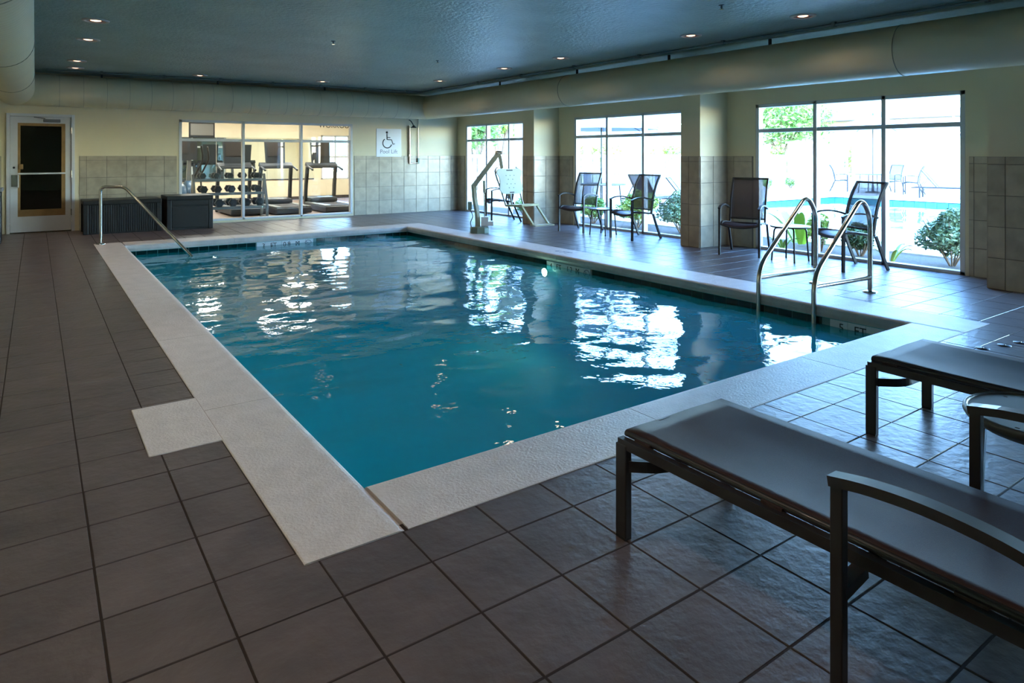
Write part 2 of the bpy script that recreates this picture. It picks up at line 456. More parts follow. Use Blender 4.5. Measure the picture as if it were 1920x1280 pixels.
marker((sum(M_F) / 2, y1, zc), (1, 0, 0), (0, -1, 0), M_F[1] - M_F[0] - .03, [('3', -.38), ('FT', -.21), ('0.9', .02), ('M', .21)], .40)

cop = thing('floor_coping', '', ''); del cop['label'], cop['category']; struct(cop)
def coping(ax, a, b, inner, outer, name='coping_stone'):
    """one stone, rounded nose on the pool side; ax the running axis"""
    sg = 1 if inner > outer else -1
    nose = .045; prof = [(outer, -.10), (outer, .002), (outer + sg * .006, .004)]
    for k in range(5):
        t = k / 4 * PI / 2
        prof.append((inner - sg * nose + sg * nose * math.sin(t), .004 - .02 + .02 * math.cos(t)))
    prof += [(inner, -.06), (inner - sg * .01, -.10)]
    vs = []
    for e in (a + .002, b - .002):
        for p, z in prof: vs.append((p, e, z) if ax == 'y' else (e, p, z))
    n = len(prof); fs = [(i, (i + 1) % n, n + (i + 1) % n, n + i) for i in range(n)] + [tuple(range(n))[::-1], tuple(range(n, 2 * n))]
    s = MB().add(vs, fs); return fix_normals(s.build(name, COPING, cop))
def runs(a, b, n): return [(a + (b - a) * i / n, a + (b - a) * (i + 1) / n) for i in range(n)]
for a, b in runs(CY0, CY1, 6): coping('y', a, b, PX0, CX0)
for a, b in runs(CY0, CY1, 6): coping('y', a, b, PX1, CX1)
for a, b in ((PX0, 2.68), (2.68, 4.33), (4.33, PX1)): coping('x', a, b, PY0, CY0)
for a, b in runs(PX0, PX1, 3): coping('x', a, b, PY1, CY1)
MB().box(PAD[0], PAD[1] + .002, PAD[2], PAD[3], -.1, .004, bev=.004).build('lift_anchor_pad', COPING, cop)
o = place('coping_lettering', text_mesh('4 FT', .17, .0006), GREYINK, cop)
o.matrix_basis = basis((0, -1, 0), (1, 0, 0), (0, 0, 1), (6.22, 7.55, .0052))

def wave(x, y):
    h = 0.0
    for s_, a, ox in ((1.5, .011, 3.1), (3.3, .0065, 7.7), (7.5, .0024, 1.3)):
        h += a * noise.noise(Vector((x * s_ * .72 + ox, y * s_, ox)))
    return h
WATER = water('pool_water', (0.30, 0.80, 0.86), (0, 160, 186), 0.6, bscale=10, bump=0.05)
wm = MB().grid(lambda u, v: (PX0 - .01 + u * (PX1 - PX0 + .02), PY0 - .01 + v * (PY1 - PY0 + .02), ZW + wave(u * 4.85, v * 9.35)), 130, 250)
wo = wm.build('pool_water', WATER)
tag(wo, 'teal rippling water filling the indoor swimming pool', 'water', kind='stuff')
pl = thing('pool_light', 'glowing round underwater lamp in the pool wall below the depth marker', 'lamp', (x1 - .002, 7.63, -.275))
MB().lathe([(.075, .0), (.072, .02), (.056, .025)], 24, axis='x', c=(-.025, 0, 0)).build('bezel', STEEL, pl)
LAMP = mat('pool_lamp_lens', (255, 246, 214), 0.3, emit=(255, 244, 205), estr=POOL_LIGHT)
MB().lathe([(.056, 0), (.036, -.012), (0.001, -.016)], 24, axis='x', c=(-.026, 0, 0)).build('lens', LAMP, pl)

# ------------------------------------------------------------------ walls with openings
def wall_boxes(s, axis, lo, hi, a0, a1, z0, z1, holes):
    """a wall slab from lo to hi across, a0..a1 along; holes: (a, b, zb, zt)"""
    hs = sorted(holes); c = a0
    def bx(p, q, zb, zt):
        if q - p < 1e-4 or zt - zb < 1e-4: return
        s.box(lo, hi, p, q, zb, zt) if axis == 'y' else s.box(p, q, lo, hi, zb, zt)
    for p, q, zb, zt in hs:
        bx(c, p, z0, z1); bx(p, q, z0, zb); bx(p, q, zt, z1); c = q
    bx(c, a1, z0, z1)
WT = 0.16
s = MB(); wall_boxes(s, 'y', XR, XR + WT, YN - .1, YB + WT, -.3, 3.25, [(a, b, 0.0, WIN_Z1) for a, b in WIN_Y]); wall_right = struct(s.build('wall_right', PAINT))
s = MB(); wall_boxes(s, 'x', YB, YB + WT, XL - WT, XR + WT, -.3, 3.25, [(GX0, GX1, GZ0, GZ1), (DX0, DX1, 0, DZ1)]); wall_back = struct(s.build('wall_back', PAINT))
s = MB(); s.box(XL - WT, XL, YN - .1, YB, -.3, 3.25); wall_left = struct(s.build('wall_left', PAINT))
s = MB(); s.box(XL - WT, XR + WT, YN - WT, YN, -.3, 3.25); wall_near = struct(s.build('wall_near', PAINT))
s = MB(); s.box(XL - WT, XR + WT, YN - WT, YB, ZC, 3.30); ceiling = struct(s.build('ceiling', CEIL))
TR = 0.3275; WZ = 1.305; WCAP = 1.385
def wainscot(parent, u, n, p0, length, phase, holes=()):
    """square tiles in four rows and a low cap row, from p0 along u"""
    u = Vector(u); n = Vector(n); p0 = Vector(p0)
    v = Vector((0, 0, 1))
    if u.cross(v).dot(n) < 0: pass
    segs = [(0, length)]
    for a, b in holes:
        segs = [t for (c, d) in segs for t in ((c, min(d, a)), (max(c, b), d)) if t[1] - t[0] > .01]
    cuts = []
    k = phase - TR
    while k < length: cuts.append(k); k += TR
    for c, d in segs:
        g = MB(); A = p0 + u * c; B = p0 + u * d
        q = [A, B, B + v * WCAP, A + v * WCAP]
        g.add([x + n * .003 for x in q] + q, [(0, 1, 2, 3), (0, 3, 7, 4), (3, 2, 6, 7), (2, 1, 5, 6)])
        fix_normals(g.build('tile_backing', WGROUT, parent))
        for t in cuts:
            a, b = max(t, c), min(t + TR, d)
            if b - a < .02: continue
            for r in range(5):
                z0, z1 = (r * WZ / 4, (r + 1) * WZ / 4) if r < 4 else (WZ, WCAP)
                uu, vv = u, v
                if uu.cross(vv).dot(n) < 0: uu = -u
                tile_obj('wall_tile', WTILE, parent, uu, vv, n, p0 + u * ((a + b) / 2) + v * ((z0 + z1) / 2) + n * .002, b - a - .006, z1 - z0 - .006, .008)
wainscot(wall_back, (1, 0, 0), (0, -1, 0), (XL, YB, 0), XR - XL, .12, [(DX0 - .07 - XL, DX1 + .07 - XL), (GX0 - .04 - XL, GX1 + .04 - XL)])
wainscot(wall_right, (0, -1, 0), (-1, 0, 0), (XR, YB, 0), YB - YN, .2, [(YB - b - .04, YB - a + .04) for a, b in WIN_Y] + [(YB - b, YB - a) for a, b in COLS])
wainscot(wall_left, (0, 1, 0), (1, 0, 0), (XL, 8.0, 0), YB - 8.0, .1)
for k, (a, b) in enumerate(COLS):
    s = MB().box(XCOL, XR + .02, a, b, -.1, ZC + .02); c = struct(s.build('wall_column', PAINT))
    wainscot(c, (0, -1, 0), (-1, 0, 0), (XCOL, b, 0), b - a, .16)
    wainscot(c, (1, 0, 0), (0, -1, 0), (XCOL, a, 0), XR - XCOL, .30)
    if k < 3: wainscot(c, (1, 0, 0), (0, 1, 0), (XCOL, b, 0), XR - XCOL, .30)

# ------------------------------------------------------------------ windows and door
def window(name, axis, c, a, b, z0, z1, muls, zt, m=ALU, gl=GLASS, wid=.055, dep=.10):
    W = thing(name, '', ''); del W['label'], W['category']; struct(W)
    def bx(p, q, zb, zt_, d0=-dep / 2, d1=dep / 2, n='frame', mm=m, bev=.004):
        s = MB(); s.box(c + d0, c + d1, p, q, zb, zt_, bev) if axis == 'y' else s.box(p, q, c + d0, c + d1, zb, zt_, bev)
        return s.build(n, mm, W)
    bx(a, a + wid, z0, z1, n='jamb'); bx(b - wid, b, z0, z1, n='jamb')
    bx(a, b, z1 - wid * .9, z1, n='head'); bx(a, b, z0, z0 + wid * .75, n='sill')
    xs = [a + wid / 2] + muls + [b - wid / 2]
    for x in muls: bx(x - wid / 2, x + wid / 2, z0, z1, n='mullion')
    for i in range(len(xs) - 1):
        p, q = xs[i] + wid / 2, xs[i + 1] - wid / 2
        bx(p, q, zt - wid / 2, zt + wid / 2, -dep * .4, dep * .4, n='transom')
        bx(p - .005, q + .005, z0 + wid * .7, zt - wid / 2, -.003, .003, n='pane', mm=gl, bev=0)
        bx(p - .005, q + .005, zt + wid / 2, z1 - wid * .8, -.003, .003, n='pane', mm=gl, bev=0)
    return W
for k, (a, b) in enumerate(WIN_Y):
    window('window_%d' % (k + 1), 'y', XR + .05, a, b, 0.0, WIN_Z1, [a + .93, a + 1.86], 1.765)
window('window_5', 'x', YB + .04, GX0, GX1, GZ0, GZ1, [3.60, 4.83], 1.715, gl=GYMGLASS)
D = thing('door_1', '', ''); del D['label'], D['category']; struct(D)
for p, q, zb, zt in ((DX0, DX0 + .05, 0, DZ1), (DX1 - .05, DX1, 0, DZ1), (DX0 + .05, DX1 - .05, DZ1 - .05, DZ1)):
    MB().box(p, q, YB - .03, YB + .12, zb, zt, .004).build('door_frame', DOORP, D)
lx0, lx1, lz0, lz1 = DX0 + .055, DX1 - .055, .02, DZ1 - .055
s = MB(); wall_boxes(s, 'x', YB - .005, YB + .04, lx0, lx1, lz0, lz1, [(lx0 + .11, lx1 - .09, .30, 1.98)])
leaf = s.build('door_leaf', DOORP, D)
px0, px1, pz0, pz1 = lx0 + .11, lx1 - .09, .30, 1.98
s = MB(); wall_boxes(s, 'x', YB + .0, YB + .05, px0, px1, pz0, pz1, [(px0 + .04, px1 - .06, pz0 + .12, pz1 - .05)]); s.build('glazing_bead', WOOD, leaf)
MB().box(px0 + .03, px1 - .05, YB + .02, YB + .026, pz0 + .10, pz1 - .04).build('pane', glass('door_glass', (.72, .74, .70)), leaf)
MB().box(px0, px1, YB - .045, YB - .015, 1.055, 1.085, .006).build('push_bar', ALU, leaf)
MB().box(lx0 + .015, lx0 + .105, YB - .012, YB - .004, .84, 1.05, .003).build('push_plate', CHROME, leaf)
MB().box(lx0 + .11, lx0 + .128, YB - .06, YB - .02, .82, 1.05, .006).build('pull_handle', ALU, leaf)
MB().lathe([(.018, 0), (.018, -.012), (.001, -.014)], 14, axis='y', c=(lx0 + .055, YB - .005, 1.18)).build('lock_cylinder', BLACKP, leaf)
MB().box(lx0 + .12, lx0 + .19, YB - .03, YB + .0, 1.15, 1.24, .006).build('lock_case', WOOD, leaf)
cl = MB().box(.12, .38, YB - .075, YB - .01, 2.00, 2.055, .008).build('door_closer', mat('closer_metal', (120, 122, 126), .35, metal=.6), leaf)
MB().bar((.15, YB - .05, 2.065), (-.02, YB - .045, 2.09), .02, .01).build('closer_arm', BLACKP, cl)
for z in (.35, 1.05, 1.85): MB().lathe([(.012, -.06), (.012, .06)], 10, c=(DX1 - .052, YB - .02, z)).build('hinge', STEEL, D)
# dim corridor behind the door
s = MB(); HALL = mat('corridor_paint', (150, 138, 110), .7)
s.box(-1.2, 1.2, 17.2, 17.3, 0, 2.7); s.box(-1.3, -1.2, YB + WT, 17.3, 0, 2.7); s.box(1.2, 1.28, YB + WT, 17.3, 0, 2.7)
s.box(-1.2, 1.2, YB + WT, 17.2, 2.6, 2.7); struct(s.build('wall_corridor', HALL))
struct(MB().box(-1.2, 1.2, YB + .02, 17.2, -.1, -.002).build('floor_corridor', mat('corridor_carpet', (84, 70, 58), .9)))

# ------------------------------------------------------------------ ducts and ceiling fittings
DXR, DYB, DXL, DZ, DR = 7.75, 14.50, -0.285, 2.545, 0.278
duct = thing('air_duct', 'fat round wrapped air duct running around the room under the ceiling', 'duct', (DXR, DYB, DZ))
def section(kind, m, name='duct_section'):
    n = 40; A, B = [], []
    for k in range(n):
        t = 2 * PI * k / n; a, z = DR * math.cos(t), DR * math.sin(t)
        if kind == 'back': A.append((DXL - a, DYB + a, DZ + z)); B.append((DXR + a, DYB + a, DZ + z))
        if kind == 'right': A.append((DXR + a, DYB + a, DZ + z)); B.append((DXR + a, YN, DZ + z))
        if kind == 'left': A.append((DXL + a, DYB - a, DZ + z)); B.append((DXL + a, YN, DZ + z))
    s = MB(); m_ = 24; vs = []
    for j in range(m_ + 1):
        for k in range(n): vs.append(tuple(A[k][i] + (B[k][i] - A[k][i]) * j / m_ for i in range(3)))
    s.add(vs, [(j * n + k, j * n + (k + 1) % n, (j + 1) * n + (k + 1) % n, (j + 1) * n + k) for j in range(m_) for k in range(n)], True)
    o = fix_normals(s.build(name, m)); o.parent = duct; o.matrix_parent_inverse = Matrix.Translation((-DXR, -DYB, -DZ)); return o
secs = {'back': section('back', DUCT_X), 'right': section('right', DUCT), 'left': section('left', DUCT_Y)}
def ring(sec, p, axis, r=DR + .0015, w=.004):
    n = 36; pts = []
    for k in range(n):
        t = 2 * PI * k / n; a, z = r * math.cos(t), r * math.sin(t)
        pts.append((p, DYB + a, DZ + z) if axis == 'x' else (sec[1] + a, p, DZ + z))
    return MB().tube(pts, w, n=5, closed=True).build('seam_ring', SEAM, secs[sec[0]])
for x in [0.35 + .36 * i for i in range(20)]: ring(('back', 0), x, 'x', w=.0025)
for y in (3.55, 9.2, 0.2): ring(('right', DXR), y, 'y', w=.005)
for y in (11.6, 8.3, 5.0): ring(('left', DXL), y, 'y')
HANG = mat('dark_hanger', (38, 40, 40), .6)
for y in (5.2, 6.9, 9.0, 11.4, 2.4): MB().box(DXR - .015, DXR + .015, y - .015, y + .015, DZ + DR - .01, ZC).build('hanger', HANG, secs['right'])
for x in (1.0, 3.0, 5.2): MB().box(x - .015, x + .015, DYB - .015, DYB + .015, DZ + DR - .01, ZC).build('hanger', HANG, secs['back'])
for y in (11.0, 7.0, 3.0): MB().box(DXL - .015, DXL + .015, y - .015, y + .015, DZ + DR - .01, ZC).build('hanger', HANG, secs['left'])
cp = thing('ceiling_conduit', 'thin grey pipe run on the ceiling in front of the round duct', 'pipe', (7.35, 14.1, ZC))
PIPE = mat('conduit_paint', (92, 104, 104), .5)
pp = MB().tube(fillet([(-7.2, 0, -.03), (0, 0, -.03), (0, -16.5, -.03)], .12), .017, n=10).build('pipe', PIPE, cp)
for k in range(7): MB().box(-6.4 + k, -6.36 + k, -.024, .024, -.052, 0).build('pipe_clip', PIPE, cp)
for k in range(10): MB().box(-.024, .024, -1.0 - 1.5 * k, -.96 - 1.5 * k, -.052, 0).build('pipe_clip', PIPE, cp)
dl_groups = [('row over the deck by the left duct', [(.55, 8.8), (.56, 10.3), (.54, 12.72), (.55, 6.4), (.55, 4.9), (.55, 2.5), (.55, 1.0)]),
             ('row in front of the duct over the back deck', [(.56, 13.75), (2.52, 13.7), (4.76, 13.4)]),
             ('row over the deck along the window side', [(6.65, 11.93), (6.60, 9.58), (6.61, 8.06), (6.70, 5.61), (6.75, 4.13)])]
BULB = mat('downlight_lamp', (255, 214, 180), .3, emit=(255, 205, 165), estr=1.6)
proto = None; dim = {}; n_off = 0
for gname, pts in dl_groups:
    for (x, y) in pts:
        lab = 'round recessed downlight with copper reflector, ' + gname
        if proto is None:
            proto = thing('ceiling_downlight', lab, 'light', (x, y, ZC), group='recessed ceiling downlights')
            MB().lathe([(.135, 0), (.133, -.012), (.105, -.016), (.10, -.004)], 28).build('trim_ring', TRIM, proto)
            MB().lathe([(.10, -.004), (.055, -.001)], 28).build('reflector', RED, proto)
            MB().lathe([(.055, -.003), (.03, -.010), (.001, -.012)], 20).build('lamp', BULB, proto)
            l = bpy.data.lights.new('downlight', 'SPOT'); l.energy = DOWNLIGHT_W; l.color = (1.0, .80, .62)
            l.spot_size = math.radians(112); l.spot_blend = 1.0; l.shadow_soft_size = .06
            lo = bpy.data.objects.new('lamp_light', l); COL.objects.link(lo); lo.parent = proto; lo.location = (0, 0, -.03)
        else:
            q = dup(proto, lab, (x, y, ZC), 0, 'recessed ceiling downlights')
            for c in q.children:
                if c.type == 'LIGHT' and (x > 6.5 or y > 13):      # dimmed rows: window side, back deck
                    k = 'w' if x > 6.5 else 'b'
                    if k not in dim:
                        dim[k] = c.data.copy(); dim[k].energy = DOWNLIGHT_W * (.6 if k == 'w' else .45)
                        if k == 'w': dim[k].spot_size = math.radians(150)
                    c.data = dim[k]
            if x < 1 and y < 7:                           # the same row, above the picture
                n_off += 1
                for c in q.children:
                    if c.type == 'LIGHT': c.name = 'downlight_%d_offscreen' % n_off
for x, y in ((5.6, 4.3), (3.2, 8.6), (5.2, 9.4)):
    t = thing('ceiling_sprinkler', 'small sprinkler head poking out of the dark ceiling', 'sprinkler', (x, y, ZC), group='sprinkler heads in the ceiling')
    MB().lathe([(.03, 0), (.03, -.006), (.012, -.008), (.012, -.03)], 14).build('escutcheon', PIPE, t)
    MB().lathe([(.022, -.045), (.022, -.042), (.006, -.04), (.006, -.03)], 12).build('deflector', STEEL, t)

# ------------------------------------------------------------------ chairs and small tables by the windows
def make_chair(name, label, group, opaque=False):
    t = thing(name, label, 'chair', group=group)
    sl = SLINGT
    for sy in (-1, 1):
        y = .27 * sy
        MB().bar((.27, y, 0), (.265, y, .652), .026, .034).build('leg', BRONZE, t)
        MB().tube(smooth_path([(-.37, y, 0), (-.27, y, .22), (-.19, y, .42)], 5), 0, rect=(.026, .032)).build('leg', BRONZE, t)
        MB().tube(smooth_path([(.285, y, .655), (.18, y, .690), (.02, y, .695), (-.14, y, .665), (-.215, y, .64)], 5), 0, rect=(.036, .020)).build('armrest', BRONZE, t)
    sf = MB()
    for sy in (-1, 1):
        y = .245 * sy
        sf.tube(smooth_path([(.27, y, .425), (.22, y, .462), (.10, y, .458), (-.08, y, .435), (-.19, y, .43)], 4), 0, rect=(.022, .026))
        sf.bar((.10, y, .44), (.10, y * 1.08, .44), .02, .02)
    sf.tube([(.262, y_, .425 - .035 * (1 - (y_ / .245) ** 2)) for y_ in [-.245 + .049 * k for k in range(11)]], .012, n=8)
    sf.bar((-.18, -.26, .425), (-.18, .26, .425), .022, .022)
    sf.build('seat_frame', BRONZE, t)
    def seat(u, v):
        x = .265 - .45 * u; y = -.235 + .47 * v; e = 1 - (2 * v - 1) ** 2
        z = .432 + .034 * math.sin(min(1, u * 3.2) * PI / 2) - .034 * u - .03 * e * (1 - .3 * u)
        return (x, y, z)
    solid(MB().grid(seat, 10, 8).build('seat', SLING, t), .004)
    def bk(u): # profile of the back, u 0 bottom .. 1 top
        P = [(-.175, .43), (-.195, .55), (-.225, .72), (-.285, .90), (-.375, 1.06)]
        q = smooth_path([(p[0], 0, p[1]) for p in P], 6); k = u * (len(q) - 1); i = min(int(k), len(q) - 2); f = k - i
        return q[i].lerp(q[i + 1], f)
    bf = MB()
    for sy in (-1, 1): bf.tube([(bk(i / 16).x, .245 * sy, bk(i / 16).z) for i in range(17)], 0, rect=(.024, .030))
    bf.bar((bk(1).x, -.255, bk(1).z), (bk(1).x, .255, bk(1).z), .026, .026)
    bf.bar((bk(.14).x, -.245, bk(.14).z), (bk(.14).x, .245, bk(.14).z), .022, .022)
    bf.build('back_frame', BRONZE, t)
    def back(u, v):
        p = bk(.15 + .84 * u); e = 1 - (2 * v - 1) ** 2
        return (p.x - .018 * e, -.238 + .476 * v, p.z)
    solid(MB().grid(back, 12, 6).build('backrest', sl, t), .003)
    return t
def rz_of(f): return math.atan2(f[1], f[0])
GC = 'sling armchairs along the windows'
chair0 = make_chair('sling_armchair', 'black sling armchair beside the tiled pillar and the round table behind the ladder rails', GC)
chair0.location = (8.22, 5.93, 0); chair0.rotation_euler = (0, 0, rz_of((-.93, -.37)))
dup(chair0, 'black sling armchair turned towards the pillar, right behind the pool ladder rails', (8.24, 4.46, 0), rz_of((-.93, .37)), GC)
dup(chair0, 'black sling armchair at the middle window, nearest the pool lift', (8.24, 9.50, 0), rz_of((-.96, -.25)), GC)
dup(chair0, 'black sling armchair at the middle window, close to the tiled pillar', (8.26, 8.14, 0), rz_of((-1, .06)), GC)
dup(chair0, 'black sling armchair half hidden behind the pool lift seat', (8.08, 11.85, 0), rz_of((-.94, .34)), GC)
def make_table(label):
    t = thing('side_table', label, 'table', group='small round tables between the armchairs')
    MB().lathe([(.001, .462), (.235, .462), (.25, .466), (.254, .456), (.245, .444), (.001, .444)], 28).build('table_top', mat('table_top_dark', (82, 80, 80), .35, var=.1), t)
    for k in range(4):
        a = PI / 4 + k * PI / 2; c, s_ = math.cos(a), math.sin(a)
        MB().tube(fillet([(.10 * c, .10 * s_, .436), (.20 * c, .20 * s_, .436), (.235 * c, .235 * s_, 0)], .05), .0115, n=8).build('leg', BRONZE, t)
    return t
tab = make_table('small round dark table between the two armchairs behind the ladder rails')
tab.location = (8.20, 5.20, 0)
dup(tab, 'small round dark table between the two armchairs at the middle window', (8.18, 8.80, 0), .2, 'small round tables between the armchairs')

# ------------------------------------------------------------------ loungers in the foreground
def make_lounger(label, group, back=0.0, arms=True, sling=SLING, name='chaise_lounge', hinge=-1.22):
    """local +x points to the foot end; the head end is at x = -1.95"""
    t = thing(name, label, 'lounger', group=group)
    fr = MB(); xh = hinge if back > 0 else -1.95
    for sy in (-1, 1):
        fr.bar((.0, .30 * sy, .346), (-1.95, .30 * sy, .346), .028, .034)
    fr.bar((-1.93, -.3, .342), (-1.93, .3, .342), .03, .03); fr.bar((-.9, -.3, .335), (-.9, .3, .335), .03, .02)
    fr.build('frame', BRONZE, t)
    sr = MB()
    for sy in (-1, 1): sr.tube([(-.005, .273 * sy, .372), (xh, .273 * sy, .372)], .0125, n=10)
    sr.tube([(-.012, -.273, .372), (-.012, .273, .372)], .0125, n=10)
    sr.build('sling_rail', BRONZE, t)
    for sy in (-1, 1):
        for x in (-.10, -.62, -1.14, -1.66):
            if x > xh + .03: MB().box(x - .035, x + .035, .282 * sy - .012, .282 * sy + .012, .352, .372).build('rail_bracket', mat('bracket_bronze', (58, 40, 35), .5), t)
    n = 26
    def sl(u, v):
        x = -.006 + (xh + .006) * u; y = -.275 + .55 * v; e = 1 - (2 * v - 1) ** 2
        wob = .004 * noise.noise(Vector((x * 5, y * 6, 2.0)))
        return (x, y, .384 - .020 * e * min(1, u * 6) + wob * e)
    solid(MB().grid(sl, n, 12).build('sling_seat', sling, t), .003)
    if back > 0:
        c, s_ = math.cos(back), math.sin(back); L_ = 1.95 + hinge
        P = lambda d, y: (hinge - d * c, y, .376 + d * s_)
        b = MB()
        for sy in (-1, 1): b.bar(P(0, .266 * sy), P(L_, .266 * sy), .026, .026)
        b.bar(P(L_, -.266), P(L_, .266), .026, .026); b.bar(P(.4, 0.0 - .266), P(.4, .266), .02, .02)
        for sy in (-1, 1): b.bar(P(.38, .25 * sy), (hinge - .55, .25 * sy, .345), .02, .02)
        b.build('backrest_frame', BRONZE, t)
        solid(MB().grid(lambda u, v: P(.01 + (L_ - .01) * u, -.262 + .524 * v), 6, 6).build('backrest', sling, t), .004)
    for x in (-.018, -1.70):
        for sy in (-1, 1):
            lg = MB().box(x - .026, x + .026, .302 * sy - .016, .302 * sy + .016, .008, .345, .004).build('leg', BRONZE, t)
            MB().box(x - .024, x + .024, .302 * sy - .015, .302 * sy + .015, 0, .010).build('foot_cap', BLACKP, lg)
        sg = -1 if x > -1 else 1
        MB().tube(fillet([(x + sg * .02, -.295, .268), (x + sg * .105, -.20, .268), (x + sg * .105, .20, .268), (x + sg * .02, .295, .268)], .06), 0, rect=(.022, .040)).build('stretcher', BRONZE, t)
    if arms:
        for sy in (-1, 1):
            y = .412 * sy
            a = MB().box(-.907, -.875, y - .015, y + .015, .0, .575, .003).build('arm_post', BRONZE, t)
            MB().tube(smooth_path([(-.873, y, .580), (-.98, y, .596), (-1.12, y, .601), (-1.28, y, .584), (-1.44, y, .535), (-1.58, y, .455)], 5), 0, rect=(.044, .026)).build('armrest', BRONZE, t)
            MB().bar((-.891, y, .30), (-.89, .30 * sy, .318), .036, .030).build('arm_bracket', BRONZE, a)
            MB().bar((-1.575, y, .46), (-1.60, .30 * sy, .345), .036, .026).build('arm_bracket', BRONZE, a)
    return t
GL = 'sling loungers on the near deck'
lA = make_lounger('dark brown sling lounger with arched armrests, foot end near the pool coping', GL)
lA.location = (2.065, 1.805, 0); lA.rotation_euler = (0, 0, PI / 2)
lB = dup(lA, 'dark sling lounger on the blue-lit tiles beyond the round slotted table', (3.735, 1.745, 0), PI / 2, GL)
# round slotted table between the loungers
rt = thing('slotted_table', 'round grey outdoor table with slotted top between the two loungers', 'table', (3.0, .885, 0), rz=.87)
bm = bmesh.new(); bmesh.ops.create_cone(bm, cap_ends=True, segments=48, radius1=.238, radius2=.238, depth=.012)
me = bpy.data.meshes.new('table_top'); bm.to_mesh(me); bm.free(); me.materials.append(TABLETOP)
topo = bpy.data.objects.new('table_top', me); COL.objects.link(topo); topo.location = (0, 0, .444)
cut = MB()
for a in range(6):
    th = a * PI / 3; c, s_ = math.cos(th), math.sin(th)
    for r0, r1, off in ((.125, .20, -.045), (.07, .205, 0.0), (.125, .20, .045)):
        p = (r0 * c - off * s_, r0 * s_ + off * c, .444); q = (r1 * c - off * s_, r1 * s_ + off * c, .444)
        cut.bar(p, q, .009, .05)
    cut.box(.205 * math.cos(th + .5) - .007, .205 * math.cos(th + .5) + .007, .205 * math.sin(th + .5) - .005, .205 * math.sin(th + .5) + .005, .42, .47)
cob = cut.build('cutter', None)
md = topo.modifiers.new('slots', 'BOOLEAN'); md.object = cob; md.operation = 'DIFFERENCE'; md.solver = 'EXACT'
bpy.context.view_layer.update()
me2 = bpy.data.meshes.new_from_object(topo.evaluated_get(bpy.context.evaluated_depsgraph_get()))
bpy.data.objects.remove(cob); bpy.data.objects.remove(topo)
if not me2.materials: me2.materials.append(TABLETOP)
place('table_top', me2, TABLETOP, rt, (0, 0, .444)).rotation_euler = (0, 0, .62)
MB().lathe([(.236, .437), (.236, .452), (.243, .457), (.252, .452), (.254, .440), (.246, .425), (.205, .398), (.19, .395), (.19, .402), (.236, .432)], 40).build('table_rim', mat('table_rim', (74, 74, 70), .4), rt)
for k in range(4):
    a = PI / 4 + k * PI / 2; c, s_ = math.cos(a), math.sin(a)
    MB().tube([(.16 * c, .16 * s_, .43), (.20 * c, .20 * s_, .39), (.215 * c, .215 * s_, 0)], 0, rect=(.026, .034)).build('leg', BRONZE, rt)
for p in ((5.61, 2.03), (5.83, 1.97), (6.01, 1.93)):
    t = thing('floor_anchor_cap', 'small dark round anchor cap set in the tiles beyond the far lounger', 'cap', (p[0], p[1], 0), group='anchor caps in the near deck')
    MB().lathe([(.045, 0), (.043, .005), (.001, .006)], 18).build('cap_plate', BLACKP, t)
    MB().lathe([(.008, .005), (.008, .008), (.001, .008)], 10).build('screw', STEEL, t)

# ------------------------------------------------------------------ pool rails
def ladder_rail(y, label):
    t = thing('ladder_rail', label, 'handrail', (6.98, y, 0), group='pool ladder rails')
    pth = [(-1.03, 0, -1.0), (-1.03, 0, .29), (-.235, 0, .905), (-.10, 0, .905), (0, 0, .76), (0, 0, .0)]
    P = fillet(pth[:2] + [pth[1 + 1]], .2, 6)
    full = fillet([(-1.03, 0, -1.0), (-1.03, 0, .27), (-.17, 0, .97), (0, 0, .78), (0, 0, .005)], .17, 8)
    MB().tube(full, .0245, n=14).build('rail_tube', STEEL, t)
    MB().tube([(-1.03, 0, .17), (0, 0, .15)], .0235, n=12).build('cross_bar', STEEL, t)
    MB().lathe([(.075, .0), (.075, .008), (.05, .016), (.030, .022)], 22).build('deck_flange', CHROME, t)
    return t
ladder_rail(3.53, 'bent stainless ladder rail nearer the 5 FT depth marker')
ladder_rail(4.12, 'bent stainless ladder rail farther from the 5 FT depth marker, towards the pool lift')
hr = thing('pool_handrail', 'stainless hand rail slanting from the coping corner into the water', 'handrail', (.84, 12.40, .004), rz=math.atan2(-.643, .766))
MB().tube(fillet([(0, 0, 0), (0, 0, .90), (.40, 0, .90), (1.52, 0, -.20), (1.75, 0, -.42)], .085, 7), .0235, n=14).build('rail_tube', STEEL, hr)
MB().lathe([(.07, .0), (.07, .008), (.045, .016), (.03, .022)], 22).build('deck_flange', CHROME, hr)

